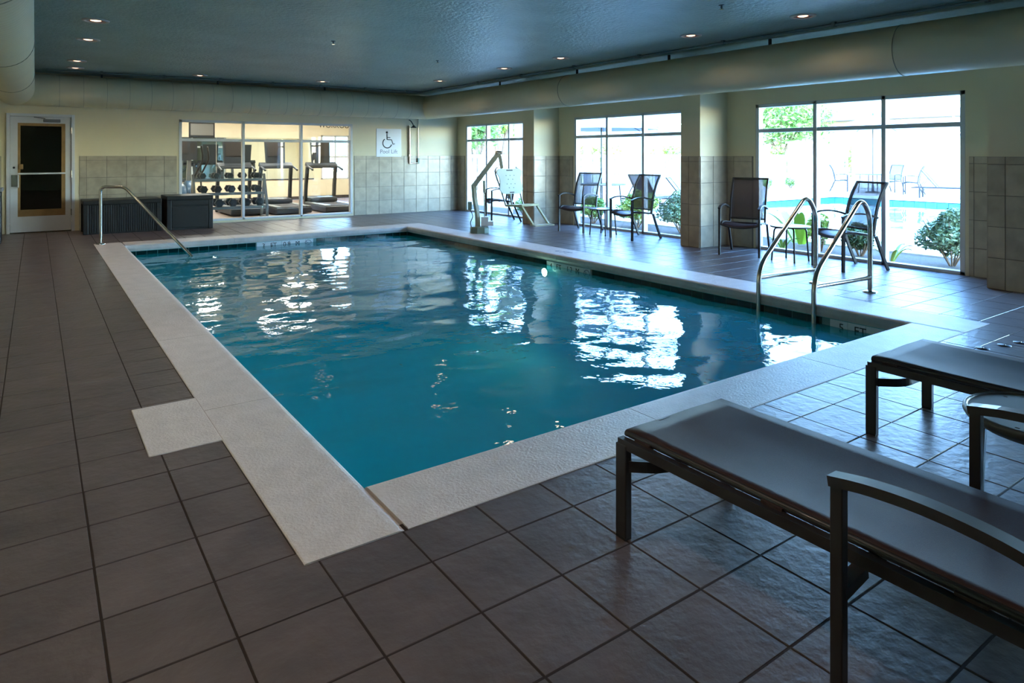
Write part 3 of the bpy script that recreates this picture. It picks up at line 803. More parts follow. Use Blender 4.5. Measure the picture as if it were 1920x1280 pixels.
# ------------------------------------------------------------------ storage boxes, bin
def storage(name, label, x0, x1, y0, y1, h, slats, group='black storage boxes by the back wall'):
    t = thing(name, label, 'box', ((x0 + x1) / 2, (y0 + y1) / 2, 0), group=group); a, b = (x1 - x0) / 2, (y1 - y0) / 2
    MB().box(-a + .03, a - .03, -b + .03, b - .03, 0, h - .07).build('body', BLACKP, t)
    MB().box(-a, a, -b, b, h - .08, h, .012).build('lid', BLACKP, t)
    for sx in (-1, 1):
        for sy in (-1, 1): MB().box(sx * (a - .045) - .04, sx * (a - .045) + .04, sy * (b - .045) - .04, sy * (b - .045) + .04, 0, h - .075, .008).build('corner_post', BLACKP, t)
    if slats:
        n = int((2 * a - .18) / .035)
        for k in range(n):
            x = -a + .09 + (k + .5) * (2 * a - .18) / n
            MB().box(x - .013, x + .013, -b + .016, -b + .034, .03, h - .085, .003).build('slat', BLACKP, t)
        MB().box(-.05, .05, -b - .006, -b + .01, h - .13, h - .09, .004).build('latch', BLACKP, t)
    else:
        MB().box(-a + .09, a - .09, -b + .012, -b + .034, .04, h - .20, .006).build('panel', BLACKP, t)
        MB().box(-a + .09, a - .09, -b + .012, -b + .034, h - .18, h - .09, .006).build('panel', BLACKP, t)
    return t
storage('storage_box', 'long low black slatted storage box beside the glass door', .68, 1.92, 13.98, 14.72, .60, True)
storage('storage_box', 'shorter black panelled storage box in front of the gym window corner', 1.99, 2.80, 13.92, 14.62, .64, False)
bn = thing('waste_bin', 'black waste bin with grey rim to the left of the glass door', 'bin', (-.69, 13.55, 0))
MB().box(-.25, .25, -.23, .23, 0, .82, .015).build('body', BLACKP, bn)
MB().box(-.27, .27, -.25, .25, .82, .88, .015).build('rim', mat('bin_rim', (120, 124, 130), .4), bn)
MB().box(-.15, .15, -.13, .13, .875, .89, .006).build('lid_flap', BLACKP, bn)

# ------------------------------------------------------------------ sign and shower on the back wall
sg = thing('pool_lift_sign', 'white square wall sign with wheelchair symbol and the words Pool Lift', 'sign', (6.935, YB - .012, 1.70))
MB().box(-.325, .325, 0, .012, -.335, .335, .003).build('sign_plate', WHITE, sg)
def stroke(pts, r): return MB().tube(pts, r, n=6)
wc = MB(); fy = -.001
wc.lathe([(.001, -.0012), (.028, -.001), (.028, 0)], 18, axis='y', c=(-.055, fy, .245))
wc.bar((-.055, fy, .21), (-.05, fy, .075), .004, .026, up=(1, 0, 0)); wc.bar((-.053, fy, .125), (.035, fy, .125), .004, .018, up=(0, 0, 1))
wc.tube([(-.05, fy, .075), (.065, fy, .072), (.105, fy, -.035), (.15, fy, -.022)], 0, rect=(.004, .020), up=(0, 0, 1))
wc.tube([(-.045 + .115 * math.cos(t), fy, -.01 + .115 * math.sin(t)) for t in [math.radians(125 + 11.5 * k) for k in range(20)]], 0, rect=(.024, .004), up=(0, 1, 0))
wc.build('wheelchair_symbol', BLACKINK, sg)
o = place('lettering', text_mesh('Pool Lift', .135, .0008), GREYINK, sg); o.matrix_basis = basis((1, 0, 0), (0, 0, 1), (0, -1, 0), (-.005, -.002, -.215))
sh = thing('shower_fixture', 'wall shower with pipe, dark shower head and valve above the tiles', 'shower', (7.47, YB, 0))
MB().tube([(0, -.03, 1.20), (0, -.03, 2.12)], .022, n=10).build('riser_pipe', STEEL, sh)
MB().tube([(.24, -.025, 1.22), (.24, -.025, 2.44)], .009, n=8).build('supply_pipe', STEEL, sh)
MB().tube([(0, -.03, 1.20), (.24, -.025, 1.22)], .016, n=8).build('lower_pipe', STEEL, sh)
MB().tube(fillet([(0, -.01, 2.26), (0, -.10, 2.24), (.03, -.17, 2.14)], .05), .012, n=8).build('shower_arm', BLACKP, sh)
MB().lathe([(.02, .05), (.035, .02), (.075, .0), (.072, -.012), (.001, -.014)], 20, c=(.035, -.18, 2.08)).build('shower_head', BLACKP, sh)
MB().lathe([(.04, 0), (.04, -.02), (.018, -.025), (.018, -.06)], 18, axis='y', c=(0, -.0, 1.40)).build('valve', CHROME, sh)
MB().box(.215, .265, -.05, -.005, 1.19, 1.33, .006).build('valve_box', LIFTG, sh)

# ------------------------------------------------------------------ pool lift
ex = Vector((RT[0], RT[1], 0)); lift = thing('pool_lift', 'pale pool lift with bent boom arm, plastic bucket seat and foot rest on the coping', 'pool lift', (6.54, 10.28, .004))
def E(a, z, d=0.0): return ex * a + Vector((FW[0], FW[1], 0)) * d + Vector((0, 0, z))
MB().lathe([(.175, 0), (.175, .09), (.16, .115), (.001, .12)], 8, c=(.0, 0, 0), smooth=False).build('base', LIFTG, lift)
b_ = MB().bar(E(.10, .13), E(.10, .29), .17, .13, up=tuple(ex)).build('battery_box', WHITE, lift)
b2 = MB().bar(E(.20, .13), E(.20, .21), .14, .10, up=tuple(ex)).build('charger_box', WHITE, lift)
MB().tube(smooth_path([E(-.03, .10), E(-.04, .35), E(-.085, .62), E(-.10, .84)], 6), 0, rect=(.075, .06)).build('mast', LIFTW, lift)
MB().bar(E(-.12, .82), E(.345, 1.435), .075, .085).build('boom', LIFTW, lift)
MB().tube([E(.10, .12), E(.085, .92)], .013, n=8).build('actuator_rod', STEEL, lift)
MB().tube([E(.09, .72), E(.083, .94)], .024, n=10).build('actuator_body', LIFTW, lift)
MB().tube(smooth_path([E(.335, 1.445), E(.37, 1.36), E(.405, 1.16)], 5), 0, rect=(.05, .06)).build('drop_link', LIFTW, lift)
MB().lathe([(.035, -.05), (.035, .05)], 14, axis='x', c=tuple(E(.345, 1.44))).build('pivot', STEEL, lift)
MB().bar(E(-.17, .42, -.02), E(-.17, .56, -.02), .10, .07, up=tuple(ex)).build('control_box', LIFTG, lift)
MB().tube(smooth_path([E(-.17, .42), E(-.12, .30), E(-.16, .18), E(-.12, .06, -.1)], 5), .008, n=6).build('cable', BLACKP, lift)
# seat group: local frame, facing f
f_ = Vector((.04, -1.0, 0)).normalized(); w_ = Vector((0, 0, 1)).cross(f_)    # w_: to the sitter's left
c0 = E(.575, .93)
def S(fw_, lat, z): return c0 + f_ * fw_ + w_ * lat + Vector((0, 0, z - .93))
# back panel with cut corners, hand slots and holes
hw, hh, th = .29, .225, .022
outl = [(-hw + .03, -hh + .08), (-hw + .05, -hh + .05), (-hw + .09, -hh), (hw - .09, -hh), (hw - .05, -hh + .05), (hw - .03, -hh + .08), (hw - .055, -.02), (hw - .055, .06), (hw, hh - .07), (hw - .02, hh - .03), (hw - .07, hh), (-hw + .07, hh), (-hw + .02, hh - .03), (-hw, hh - .07), (-hw + .055, .06), (-hw + .055, -.02)]
def panel_pt(a, b, t_): return S(-.04 - (b) * .20 + t_, a, .93 + b)
pm = MB(); n = len(outl)
pm.add([panel_pt(a, b, 0) for a, b in outl] + [panel_pt(a, b, th) for a, b in outl],
       [tuple(range(n))[::-1], tuple(range(n, 2 * n))] + [(i, (i + 1) % n, n + (i + 1) % n, n + i) for i in range(n)])
bkp = fix_normals(pm.build('backrest', LIFTW, lift))
HOLE = mat('seat_hole', (96, 104, 92), .6)
for a, b in ((-.09, .1), (0, .1), (.09, .1), (-.05, .03), (.05, .03), (-.09, -.05), (0, -.05), (.09, -.05), (-.05, -.12), (.05, -.12)):
    MB().lathe([(.011, 0), (.010, .003), (.001, .003)], 10, axis='y', c=tuple(panel_pt(a, b, th + .001))).build('drain_hole', HOLE, bkp)
MB().bar(panel_pt(-.07, hh - .03, th), panel_pt(.07, hh - .03, th), .008, .022).build('hand_slot', BLACKINK, bkp)
MB().bar(panel_pt(-.05, -hh + .025, th), panel_pt(.05, -hh + .025, th), .008, .018).build('hand_slot', BLACKINK, bkp)
for sy in (-1, 1):
    MB().tube(smooth_path([panel_pt(.20 * sy, hh + .02, -.03), panel_pt(.285 * sy, hh - .05, -.03), panel_pt(.22 * sy, -.12, -.02), S(.04, .20 * sy, .62), S(.10, .20 * sy, .50)], 5), .014, n=8).build('side_tube', STEEL, lift)
def seat_pt(a, b, t_): return S(.09 + a, b, .50 + t_ + a * .06)
so = [(0, -.20), (.06, -.235), (.40, -.235), (.46, -.19), (.47, 0), (.46, .19), (.40, .235), (.06, .235), (0, .20)]
n = len(so); pm = MB()
pm.add([seat_pt(a, b, -.014) for a, b in so] + [seat_pt(a, b, .02) for a, b in so], [tuple(range(n))[::-1], tuple(range(n, 2 * n))] + [(i, (i + 1) % n, n + (i + 1) % n, n + i) for i in range(n)])
fix_normals(pm.build('seat', LIFTY, lift))
MB().tube([E(.405, 1.16), S(-.07, 0, .80), S(.02, 0, .50), S(.30, 0, .475)], .02, n=8).build('seat_post', LIFTW, lift)
for sy in (-1, 1):
    MB().bar(S(.52, .17 * sy, .51), S(.83, .17 * sy, .22), .035, .03).build('leg_rest_bar', LIFTY, lift)
MB().bar(S(.86, -.21, .21), S(.86, .21, .21), .16, .022, up=(0, 0, 1)).build('foot_plate', LIFTW, lift)

# ------------------------------------------------------------------ gym behind the glass
GYB = 21.4; GXL, GXR = 1.35, 8.75; Y0 = YB + WT
GPAINT = mat('gym_cream', (236, 224, 194), .6, var=.04)
struct(MB().box(GXL, GXR, YB + .02, GYB, -.1, -.002).build('floor_gym', mat('gym_rubber_floor', (150, 130, 118), .6, var=.15, vscale=14)))
s = MB(); wall_boxes(s, 'x', GYB, GYB + .12, GXL - .1, GXR + .1, 0, 2.9, [(7.55, 8.5, .62, 2.05)]); wall_gym = struct(s.build('wall_gym_back', GPAINT))
s = MB(); wall_boxes(s, 'x', Y0, Y0 + .02, GXL, GXR, 0, 2.7, [(GX0, GX1, GZ0, GZ1)]); struct(s.build('wall_gym_front', GPAINT))
struct(MB().box(GXL - .1, GXL, Y0, GYB, 0, 2.9).build('wall_gym_left', GPAINT))
struct(MB().box(GXR, GXR + .1, Y0, GYB, 0, 2.9).build('wall_gym_right', GPAINT))
struct(MB().box(GXL - .1, GXR + .1, Y0, GYB + .1, 2.7, 2.9).build('ceiling_gym', mat('gym_ceiling', (235, 233, 225), .7)))
window('window_6', 'x', GYB + .05, 7.55, 8.5, .62, 2.05, [8.025], 1.35, gl=GLASS)
struct(MB().box(GXL, GXR, GYB - .02, GYB, 0, .10).build('baseboard_gym', mat('gym_base', (70, 62, 58), .6)))
mr = thing('wall_mirror', 'long wall mirror panels behind the gym machines', 'mirror', ((1.45 + 7.3) / 2, GYB - .002, .66))
for k in range(4):
    a = -2.92 + k * 1.465
    MB().box(a, a + 1.455, -.012, 0, 0, 1.27, .002).build('mirror_panel', MIRROR, mr)
MB().box(-2.93, 2.94, -.02, 0, -.03, 0).build('mirror_ledge', mat('mirror_channel', (60, 60, 62), .4, metal=.5), mr)
o = thing('gym_wall_lettering', 'dark lettering high on the cream gym wall', 'lettering', (8.05, GYB - .004, 2.36))
q = place('letters', text_mesh('WORKOUT', .22, .002), BLACKINK, o); q.matrix_basis = basis((1, 0, 0), (0, 0, 1), (0, -1, 0), (0, 0, 0))
GLAMP = mat('gym_panel_lens', (255, 250, 238), .4, emit=(255, 246, 228), estr=3.0)
for k, (x, y) in enumerate(((2.7, 17.2), (5.0, 17.2), (7.2, 17.2), (3.8, 19.6), (6.3, 19.6))):
    t = thing('gym_ceiling_light', 'white square panel light in the gym ceiling', 'light', (x, y, 2.7), group='gym ceiling panel lights')
    MB().box(-.31, .31, -.31, .31, -.02, 0, .004).build('frame', WHITE, t)
    MB().box(-.28, .28, -.28, .28, -.026, -.018).build('diffuser', GLAMP, t)
    l = bpy.data.lights.new('panel_light', 'AREA'); l.energy = GYM_LIGHT_W; l.size = .5; l.color = (1, .95, .86)
    lo = bpy.data.objects.new('gym_panel_light_%d_offscreen' % (k + 1), l); COL.objects.link(lo); lo.parent = t; lo.location = (0, 0, -.04)
GYMB = mat('gym_black', (46, 50, 54), .4, var=.15); GYMS = mat('gym_silver', (138, 142, 142), .35, metal=.5); BELT = mat('treadmill_belt', (58, 56, 58), .7)
SCREEN = mat('grey_screen', (54, 50, 48), .3); BLUEP = mat('gym_blue', (52, 84, 112), .4)
def make_treadmill(label):
    t = thing('treadmill', label, 'treadmill', group='treadmills in the gym')      # runner faces local +y; deck from y=-1.5 to .2
    MB().box(-.42, .42, -1.55, .15, .03, .17, .03).build('deck', GYMB, t)
    MB().box(-.26, .26, -1.50, .05, .165, .185, .004).build('belt', BELT, t)
    for sx in (-1, 1):
        MB().box(sx * .34 - .07, sx * .34 + .07, -1.5, .08, .165, .20, .012).build('side_rail', GYMS, t)
        MB().tube(smooth_path([(sx * .38, .10, .12), (sx * .38, .05, .6), (sx * .37, -.06, 1.12)], 5), 0, rect=(.10, .07)).build('upright', GYMB, t)
        MB().tube(smooth_path([(sx * .37, .0, 1.12), (sx * .39, -.22, 1.10), (sx * .39, -.50, 1.03)], 4), .025, n=8).build('handrail', GYMB, t)
        MB().lathe([(.05, -.03), (.05, .03)], 12, axis='x', c=(sx * .38, .12, .05)).build('wheel', BLACKP, t)
    MB().box(-.36, .36, -.28, .30, .16, .32, .06).build('motor_cover', GYMB, t)
    MB().tube([(-.38, -.12, 1.10), (.38, -.12, 1.10)], .035, n=8).build('grip_bar', GYMB, t)
    MB().add([(-.42, -.16, 1.08), (.42, -.16, 1.08), (.42, .02, 1.14), (-.42, .02, 1.14), (-.40, -.14, 1.14), (.40, -.14, 1.14), (.40, .03, 1.22), (-.40, .03, 1.22)], [(3, 2, 1, 0), (4, 5, 6, 7), (0, 1, 5, 4), (1, 2, 6, 5), (2, 3, 7, 6), (3, 0, 4, 7)]).build('console_tray', GYMB, t)
    c = MB().add([(-.23, -.02, 1.16), (.23, -.02, 1.16), (.25, .06, 1.78), (-.25, .06, 1.78), (-.23, .06, 1.16), (.23, .06, 1.16), (.25, .14, 1.78), (-.25, .14, 1.78)], [(0, 1, 2, 3), (5, 4, 7, 6), (0, 4, 5, 1), (1, 5, 6, 2), (2, 6, 7, 3), (3, 7, 4, 0)]).build('console', GYMB, t)
    MB().add([(-.19, -.003, 1.38), (.19, -.003, 1.38), (.20, .045, 1.72), (-.20, .045, 1.72)], [(0, 1, 2, 3)]).build('screen', SCREEN, c)
    return t
tm = make_treadmill('black treadmill in the gym, behind the right pane beside the wall window')
tm.location = (6.12, 17.35, 0)
dup(tm, 'black treadmill in the gym, behind the middle pane next to the dumbbell rack', (4.98, 17.45, 0), 0, 'treadmills in the gym')
dup(tm, 'black treadmill in the gym, half hidden behind the dumbbell rack', (4.05, 17.75, 0), 0, 'treadmills in the gym')
def make_elliptical(label):
    t = thing('elliptical_trainer', label, 'exercise machine', group='ellipticals in the gym')
    MB().box(-.28, .28, -1.0, -.92, 0, .07, .01).build('rear_foot', GYMS, t)
    MB().box(-.30, .30, .45, .53, 0, .07, .01).build('front_foot', GYMS, t)
    MB().bar((0, -.96, .06), (0, .5, .06), .08, .06).build('base_rail', GYMS, t)
    MB().lathe([(.001, -.11), (.30, -.10), (.33, -.06), (.33, .06), (.30, .10), (.001, .11)], 24, axis='x', c=(0, .28, .40)).build('flywheel_housing', BLUEP, t)
    MB().tube(smooth_path([(0, .38, .35), (0, .28, .9), (0, .14, 1.36)], 5), 0, rect=(.10, .09)).build('mast', GYMS, t)
    c = MB().add([(-.17, .03, 1.28), (.17, .03, 1.28), (.19, .12, 1.78), (-.19, .12, 1.78), (-.17, .12, 1.28), (.17, .12, 1.28), (.19, .20, 1.78), (-.19, .20, 1.78)], [(0, 1, 2, 3), (5, 4, 7, 6), (0, 4, 5, 1), (1, 5, 6, 2), (2, 6, 7, 3), (3, 7, 4, 0)]).build('console', GYMB, t)
    MB().add([(-.13, .053, 1.45), (.13, .053, 1.45), (.14, .10, 1.72), (-.14, .10, 1.72)], [(0, 1, 2, 3)]).build('screen', SCREEN, c)
    for sx, k in ((-1, .12), (1, -.12)):
        MB().tube(smooth_path([(sx * .24, -.02 + k, .45), (sx * .25, .06 + k, .85), (sx * .33, .02 + k, 1.08), (sx * .40, -.10 + k, 1.30), (sx * .36, -.16 + k, 1.62)], 6), .022, n=8).build('swing_handle', BLACKP, t)
        MB().bar((sx * .20, -.85, .28 + k), (sx * .22, .20, .36), .05, .05).build('pedal_arm', GYMS, t)
        MB().box(sx * .20 - .08, sx * .20 + .08, -.65, -.28, .31 + k * .8, .35 + k * .8, .01).build('pedal', BLACKP, t)
    return t
el = make_elliptical('elliptical trainer with curved handles at the far end of the gym window')
el.location = (2.78, 17.2, 0)
e2 = dup(el, 'elliptical trainer with curved handles under the hanging television', (3.30, 19.2, 0), 0, 'ellipticals in the gym')
tv = thing('hanging_television', 'flat grey television hung from the gym ceiling above the elliptical', 'television', (3.42, 18.35, 2.0))
MB().box(-.30, .30, -.03, .03, -.16, .22, .012).build('bezel', BLACKP, tv)
MB().box(-.265, .265, -.034, -.028, -.10, .19, .002).build('screen', mat('tv_screen', (112, 110, 104), .35), tv)
MB().box(-.20, .20, -.036, -.028, -.148, -.125, .002).build('speaker_bar', GYMB, tv)
MB().tube([(0, .02, .1), (0, .02, .7)], .02, n=8).build('ceiling_mount', GYMS, tv)
# dumbbell rack and dumbbells
rk = thing('dumbbell_rack', 'three-tier silver dumbbell rack behind the gym window', 'rack', (3.50, 15.72, 0))
for sx in (-1, 1):
    MB().tube(fillet([(sx * .74, -.22, .0), (sx * .74, -.20, .32), (sx * .74, .02, .90), (sx * .74, .05, .98)], .06), 0, rect=(.05, .05)).build('upright', GYMS, rk)
    MB().tube(fillet([(sx * .74, .26, .0), (sx * .74, .10, .62), (sx * .74, .03, .88)], .06), 0, rect=(.05, .05)).build('upright', GYMS, rk)
    MB().bar((sx * .74, -.22, .03), (sx * .74, .28, .03), .05, .04).build('foot', GYMS, rk)
tiers = [(.28, -.12), (.58, .0), (.88, .10)]
for z, y in tiers:
    MB().bar((-.74, y - .08, z - .025), (.74, y - .08, z - .025), .03, .05).build('shelf_rail', GYMS, rk)
    MB().bar((-.74, y + .08, z - .025), (.74, y + .08, z - .025), .03, .05).build('shelf_rail', GYMS, rk)
db0 = None
for ti, (z, y) in enumerate(tiers):
    for k in range(5):
        x = 3.50 - .56 + k * .28; sc = (1.5, 1.35, 1.15)[ti]
        lab = 'black hex dumbbell on the %s tier of the gym rack' % ('bottom', 'middle', 'top')[ti]
        if db0 is None:
            db0 = thing('dumbbell', lab, 'dumbbell', group='dumbbells on the gym rack')
            MB().lathe([(.014, -.09), (.014, .09)], 10, axis='y').build('handle', STEEL, db0)
            for sy in (-1, 1): MB().lathe([(.045, sy * .075), (.062, sy * .085), (.062, sy * .135), (.045, sy * .145)], 6, axis='y', smooth=False).build('weight_head', GYMB, db0)
            db0.location = (x, 15.72 + y, z + .064 * sc); db0.scale = (sc,) * 3
        else: dup(db0, lab, (x, 15.72 + y, z + .064 * sc), 0, 'dumbbells on the gym rack', sc)

# ------------------------------------------------------------------ outside: ground, bed, pool, patio
GZ = -0.05
PAVE = mat('patio_concrete', (190, 180, 168), .8, var=.08, vscale=1.2); SOIL = mat('mulch', (88, 72, 60), .95, var=.4, vscale=16, bump=.8, bscale=40, bdist=.02)
OX0, OX1, OY0, OY1 = 13.6, 23.4, 3.0, 13.1
s = MB()
for r in sub_rect((10.6, 60, -30, 19.6), (OX0, OX1, OY0, OY1)): s.box(r[0], r[1], r[2], r[3], GZ - .3, GZ)
struct(s.build('ground_patio', PAVE))
struct(MB().box(XR + WT, 10.6, -30, 19.6, GZ - .3, GZ - .02).build('ground_mulch_bed', SOIL))
struct(MB().box(-20, 9.25, GYB + .3, 60, GZ - .3, GZ).build('ground_rear', PAVE))
def hill(u, v):
    x = 9.25 + 80 * u; y = 19.6 + 40 * v
    return (x, y, GZ + 5.5 * (max(0, v - .03)) ** .8 + .5 * noise.noise(Vector((x * .2, y * .2, 0))) * min(1, v * 6))
struct(MB().grid(hill, 60, 24).build('ground_hillside', mat('dry_hillside', (170, 152, 118), .95, var=.6, vscale=.35, var_rgb=(108, 118, 68), bump=.5, bscale=6, bdist=.1)))
s = MB(); OP = mat('outdoor_pool_plaster', (150, 210, 220), .7)
s.add([(OX0, OY0, GZ), (OX1, OY0, GZ), (OX1, OY1, GZ), (OX0, OY1, GZ), (OX0, OY0, -1.5), (OX1, OY0, -1.5), (OX1, OY1, -1.5), (OX0, OY1, -1.5)],
      [(0, 1, 5, 4), (1, 2, 6, 5), (2, 3, 7, 6), (3, 0, 4, 7), (4, 5, 6, 7)])
op = struct(s.build('ground_outdoor_pool', OP))
n_ = 30
for k in range(n_):
    p = (OY1 - OY0) / n_; tile_obj('outdoor_waterline_tile', mat('outdoor_tile', (60, 120, 124), .2), op, (0, -1, 0), (0, 0, 1), (-1, 0, 0), (OX1, OY0 + p * (k + .5), GZ - .16), p - .01, .2, .01)
for k in range(n_):
    p = (OX1 - OX0) / n_; tile_obj('outdoor_waterline_tile', MATS['outdoor_tile'], op, (1, 0, 0), (0, 0, 1), (0, -1, 0), (OX0 + p * (k + .5), OY1, GZ - .16), p - .01, .2, .01)
oc = MB(); FENCE_LIKE = mat('outdoor_coping', (214, 210, 204), .7)
for r in ((OX0 - .35, OX1 + .35, OY0 - .35, OY0 + .03), (OX0 - .35, OX1 + .35, OY1 - .03, OY1 + .35), (OX0 - .35, OX0 + .03, OY0, OY1), (OX1 - .03, OX1 + .35, OY0, OY1)):
    oc.box(r[0], r[1], r[2], r[3], GZ - .04, GZ + .03)
oc.build('outdoor_coping', FENCE_LIKE, op)
ow = MB().grid(lambda u, v: (OX0 + u * (OX1 - OX0), OY0 + v * (OY1 - OY0), GZ - .16 + .6 * wave(u * 9, v * 9)), 60, 60).build('outdoor_water', water('outdoor_water', (.70, .92, .94), (120, 200, 214), .25, bscale=5))
tag(ow, 'pale blue water in the sunny outdoor pool beyond the windows', 'water', kind='stuff')

# ------------------------------------------------------------------ fences and building
FWHITE = mat('fence_white', (228, 226, 222), .6)
pk = MB().box(-.055, .055, -.012, .012, .0, 1.36).mesh('picket'); pk.materials.append(FWHITE)
def picket_fence(label, a, b, pitch=.18):
    A, B = Vector(a), Vector(b); L_ = (B - A).length; d = (B - A) / L_
    t = thing('picket_fence', label, 'fence', tuple(A) + (GZ,) if len(a) == 2 else a, rz=math.atan2(d.y, d.x))
    n = int(L_ / pitch)
    for k in range(n + 1):
        o = bpy.data.objects.new('picket', pk); COL.objects.link(o); o.parent = t; o.location = (k * pitch, 0, .06)
    for z in (.25, .80, 1.38): MB().box(0, L_, .012, .05, z, z + .09).build('fence_rail', FWHITE, t)
    for k in range(int(L_ / 2.4) + 1):
        p = MB().box(k * 2.4 - .06, k * 2.4 + .06, .02, .14, -.1, 1.52).build('fence_post', FWHITE, t)
        MB().add([(k * 2.4 - .08, 0, 1.52), (k * 2.4 + .08, 0, 1.52), (k * 2.4 + .08, .16, 1.52), (k * 2.4 - .08, .16, 1.52), (k * 2.4, .08, 1.60)], [(0, 1, 4), (1, 2, 4), (2, 3, 4), (3, 0, 4), (3, 2, 1, 0)]).build('post_cap', FWHITE, p)
    return t
picket_fence('long white picket fence at the foot of the hillside', (9.3, 18.0, GZ), (28.1, 18.0, GZ))
picket_fence('short white picket fence between the white pier and the tall panel fence', (29.3, 18.0, GZ), (29.3, 15.7, GZ))
t = thing('white_pier', 'tall plain white pier at the corner of the picket fence', 'pier', (28.75, 17.75, GZ))
MB().box(-.5, .5, -.3, .3, 0, 2.0, .02).build('shaft', FWHITE, t); MB().box(-.56, .56, -.36, .36, 2.0, 2.08, .01).build('cap', FWHITE, t)
t = thing('panel_fence', 'tall solid white panel fence behind the outdoor pool', 'fence', (29.3, 15.5, GZ))
for k in range(9):
    MB().box(-.03, .03, -2.0 * (k + 1) + .06, -2.0 * k - .06, .05, 2.20).build('fence_panel', FWHITE, t)
    p = MB().box(-.08, .08, -2.0 * k - .08, -2.0 * k + .08, 0, 2.30).build('fence_post', FWHITE, t)
    MB().box(-.11, .11, -2.0 * k - .11, -2.0 * k + .11, 2.30, 2.36, .01).build('post_cap', FWHITE, p)
bd = thing('neighbour_building', 'cream building with a grey eave band rising behind the white panel fence', 'building', (37, 14, GZ))
BW = mat('building_cream', (214, 196, 168), .8, var=.05, vscale=.5); BB = mat('building_tan', (176, 152, 130), .8)
MB().box(0, 8, -3, 10, 0, 3.2).build('ground_storey', BB, bd); MB().box(.1, 8, -3, 10, 3.2, 6.4).build('upper_wall', BW, bd)
MB().box(-.7, .1, -3.2, 10.2, 3.35, 3.75, .03).build('eave_band', mat('eave_grey', (128, 126, 126), .6), bd)
for y in (-1.2, 2.2, 6): MB().box(.06, .12, y - .05, y + .05, 3.8, 6.4).build('wall_joint', BB, bd)
for y in (4.2, 8):
    q = MB().box(.02, .12, y - .8, y + .8, 4.4, 5.8).build('window', mat('far_window', (120, 130, 140), .2), bd)
    MB().box(-.02, .1, y - .03, y + .03, 4.4, 5.8).build('glazing_bar', BW, q)

# ------------------------------------------------------------------ plants
def leafmat(name, c1, c2):
    m = mat(name, c1, .5, var=.6, vscale=3.0, var_rgb=c2, rand=.28); return m
L_DARK = leafmat('leaf_dark', (70, 98, 54), (102, 126, 72)); L_YEL = leafmat('leaf_yellow', (164, 174, 70), (112, 140, 58))
L_GREEN = leafmat('leaf_green', (94, 136, 56), (136, 162, 76)); L_GREY = leafmat('leaf_grey', (98, 120, 90), (138, 152, 110)); BARK = mat('bark', (138, 108, 86), .9, var=.3, vscale=14)
def leaves(centre, rad, n, size, rnd, shell=.35):
    s = MB()
    for _ in range(n):
        while True:
            p = Vector((rnd.uniform(-1, 1), rnd.uniform(-1, 1), rnd.uniform(-1, 1)))
            if shell < p.length < 1: break
        q = Vector((centre[0] + p.x * rad[0], centre[1] + p.y * rad[1], centre[2] + p.z * rad[2]))
        k = .75 + .5 * noise.noise(q * 2.3); q = Vector(centre) + (q - Vector(centre)) * k
        d = Vector((rnd.gauss(0, 1), rnd.gauss(0, 1), rnd.gauss(0, .7))).normalized(); e = d.cross(Vector((rnd.gauss(0, 1), rnd.gauss(0, 1), rnd.gauss(0, 1)))).normalized()
        a = size * rnd.uniform(.7, 1.3); nn = d.cross(e)
        s.add([q - d * a, q + e * a * .42 + nn * a * .1, q + d * a, q - e * a * .42 + nn * a * .1], [(0, 1, 2, 3)])
    return s
def shrub(name, label, x, y, r, h, m, seed, n=900, size=.035, group=None, z0=None):
    rnd = random.Random(seed); z0 = GZ - .02 if z0 is None else z0
    t = thing(name, label, 'shrub', (x, y, z0), group=group)
    leaves((0, 0, h * .56), (r, r, h * .5), n, size, rnd).build('foliage', m, t)
    st_ = MB()
    for k in range(6):
        a = k * PI / 3 + rnd.random(); st_.tube([(.03 * math.cos(a), .03 * math.sin(a), 0), (.4 * r * math.cos(a), .4 * r * math.sin(a), h * .4), (.7 * r * math.cos(a), .7 * r * math.sin(a), h * .75)], [.012, .009, .005], n=5)
    st_.build('stems', BARK, t); return t
SB = 'clipped shrubs in the bed under the windows'
shrub('shrub', 'big round grey-green shrub outside the near window, beside the right jamb', 9.95, 3.95, .50, .80, L_GREY, 1, 4200, .036)
shrub('shrub', 'low leafy shrub outside the near window, behind the armchair back', 9.85, 5.12, .34, .5, L_DARK, 2, 2200)
shrub('shrub', 'dense grey-green shrub outside the middle window, next to the pillar', 9.95, 8.55, .55, .82, L_GREY, 3, 4200, .036)
shrub('shrub', 'yellow-green shrub outside the middle window, between the two armchairs', 10.0, 9.75, .55, .78, L_YEL, 4, 3400, .036)
shrub('shrub', 'small green shrub outside the middle window, behind the armchair by the lift', 9.85, 10.9, .4, .6, L_GREEN, 5, 2200)
shrub('shrub', 'yellow croton shrub outside the near window, under the broad palm leaf', 9.85, 5.75, .22, .62, L_YEL, 6, 450, .045)
shrub('shrub', 'short shrub in the bed outside the far window', 9.7, 13.2, .35, .45, L_GREEN, 8, 600)
def blades(label, x, y, n, length, m, seed, wide=.03, name='strap_leaf_plant'):
    rnd = random.Random(seed); t = thing(name, label, 'plant', (x, y, GZ - .02))
    for k in range(n):
        a = 2 * PI * k / n + rnd.uniform(-.3, .3); L_ = length * rnd.uniform(.8, 1.15); ca, sa = math.cos(a), math.sin(a)
        def fn(u, v):
            r = L_ * (.12 + .62 * u ** 1.2); z = L_ * (.95 * u - .42 * u * u * u); w_2 = wide * math.sin(PI * min(1, .12 + .88 * u)) * (v - .5) * 2
            return (r * ca - w_2 * sa, r * sa + w_2 * ca, z + .012 - abs(v - .5) * -.02)
        MB().grid(fn, 8, 2).build('leaf', m, t)
    return t
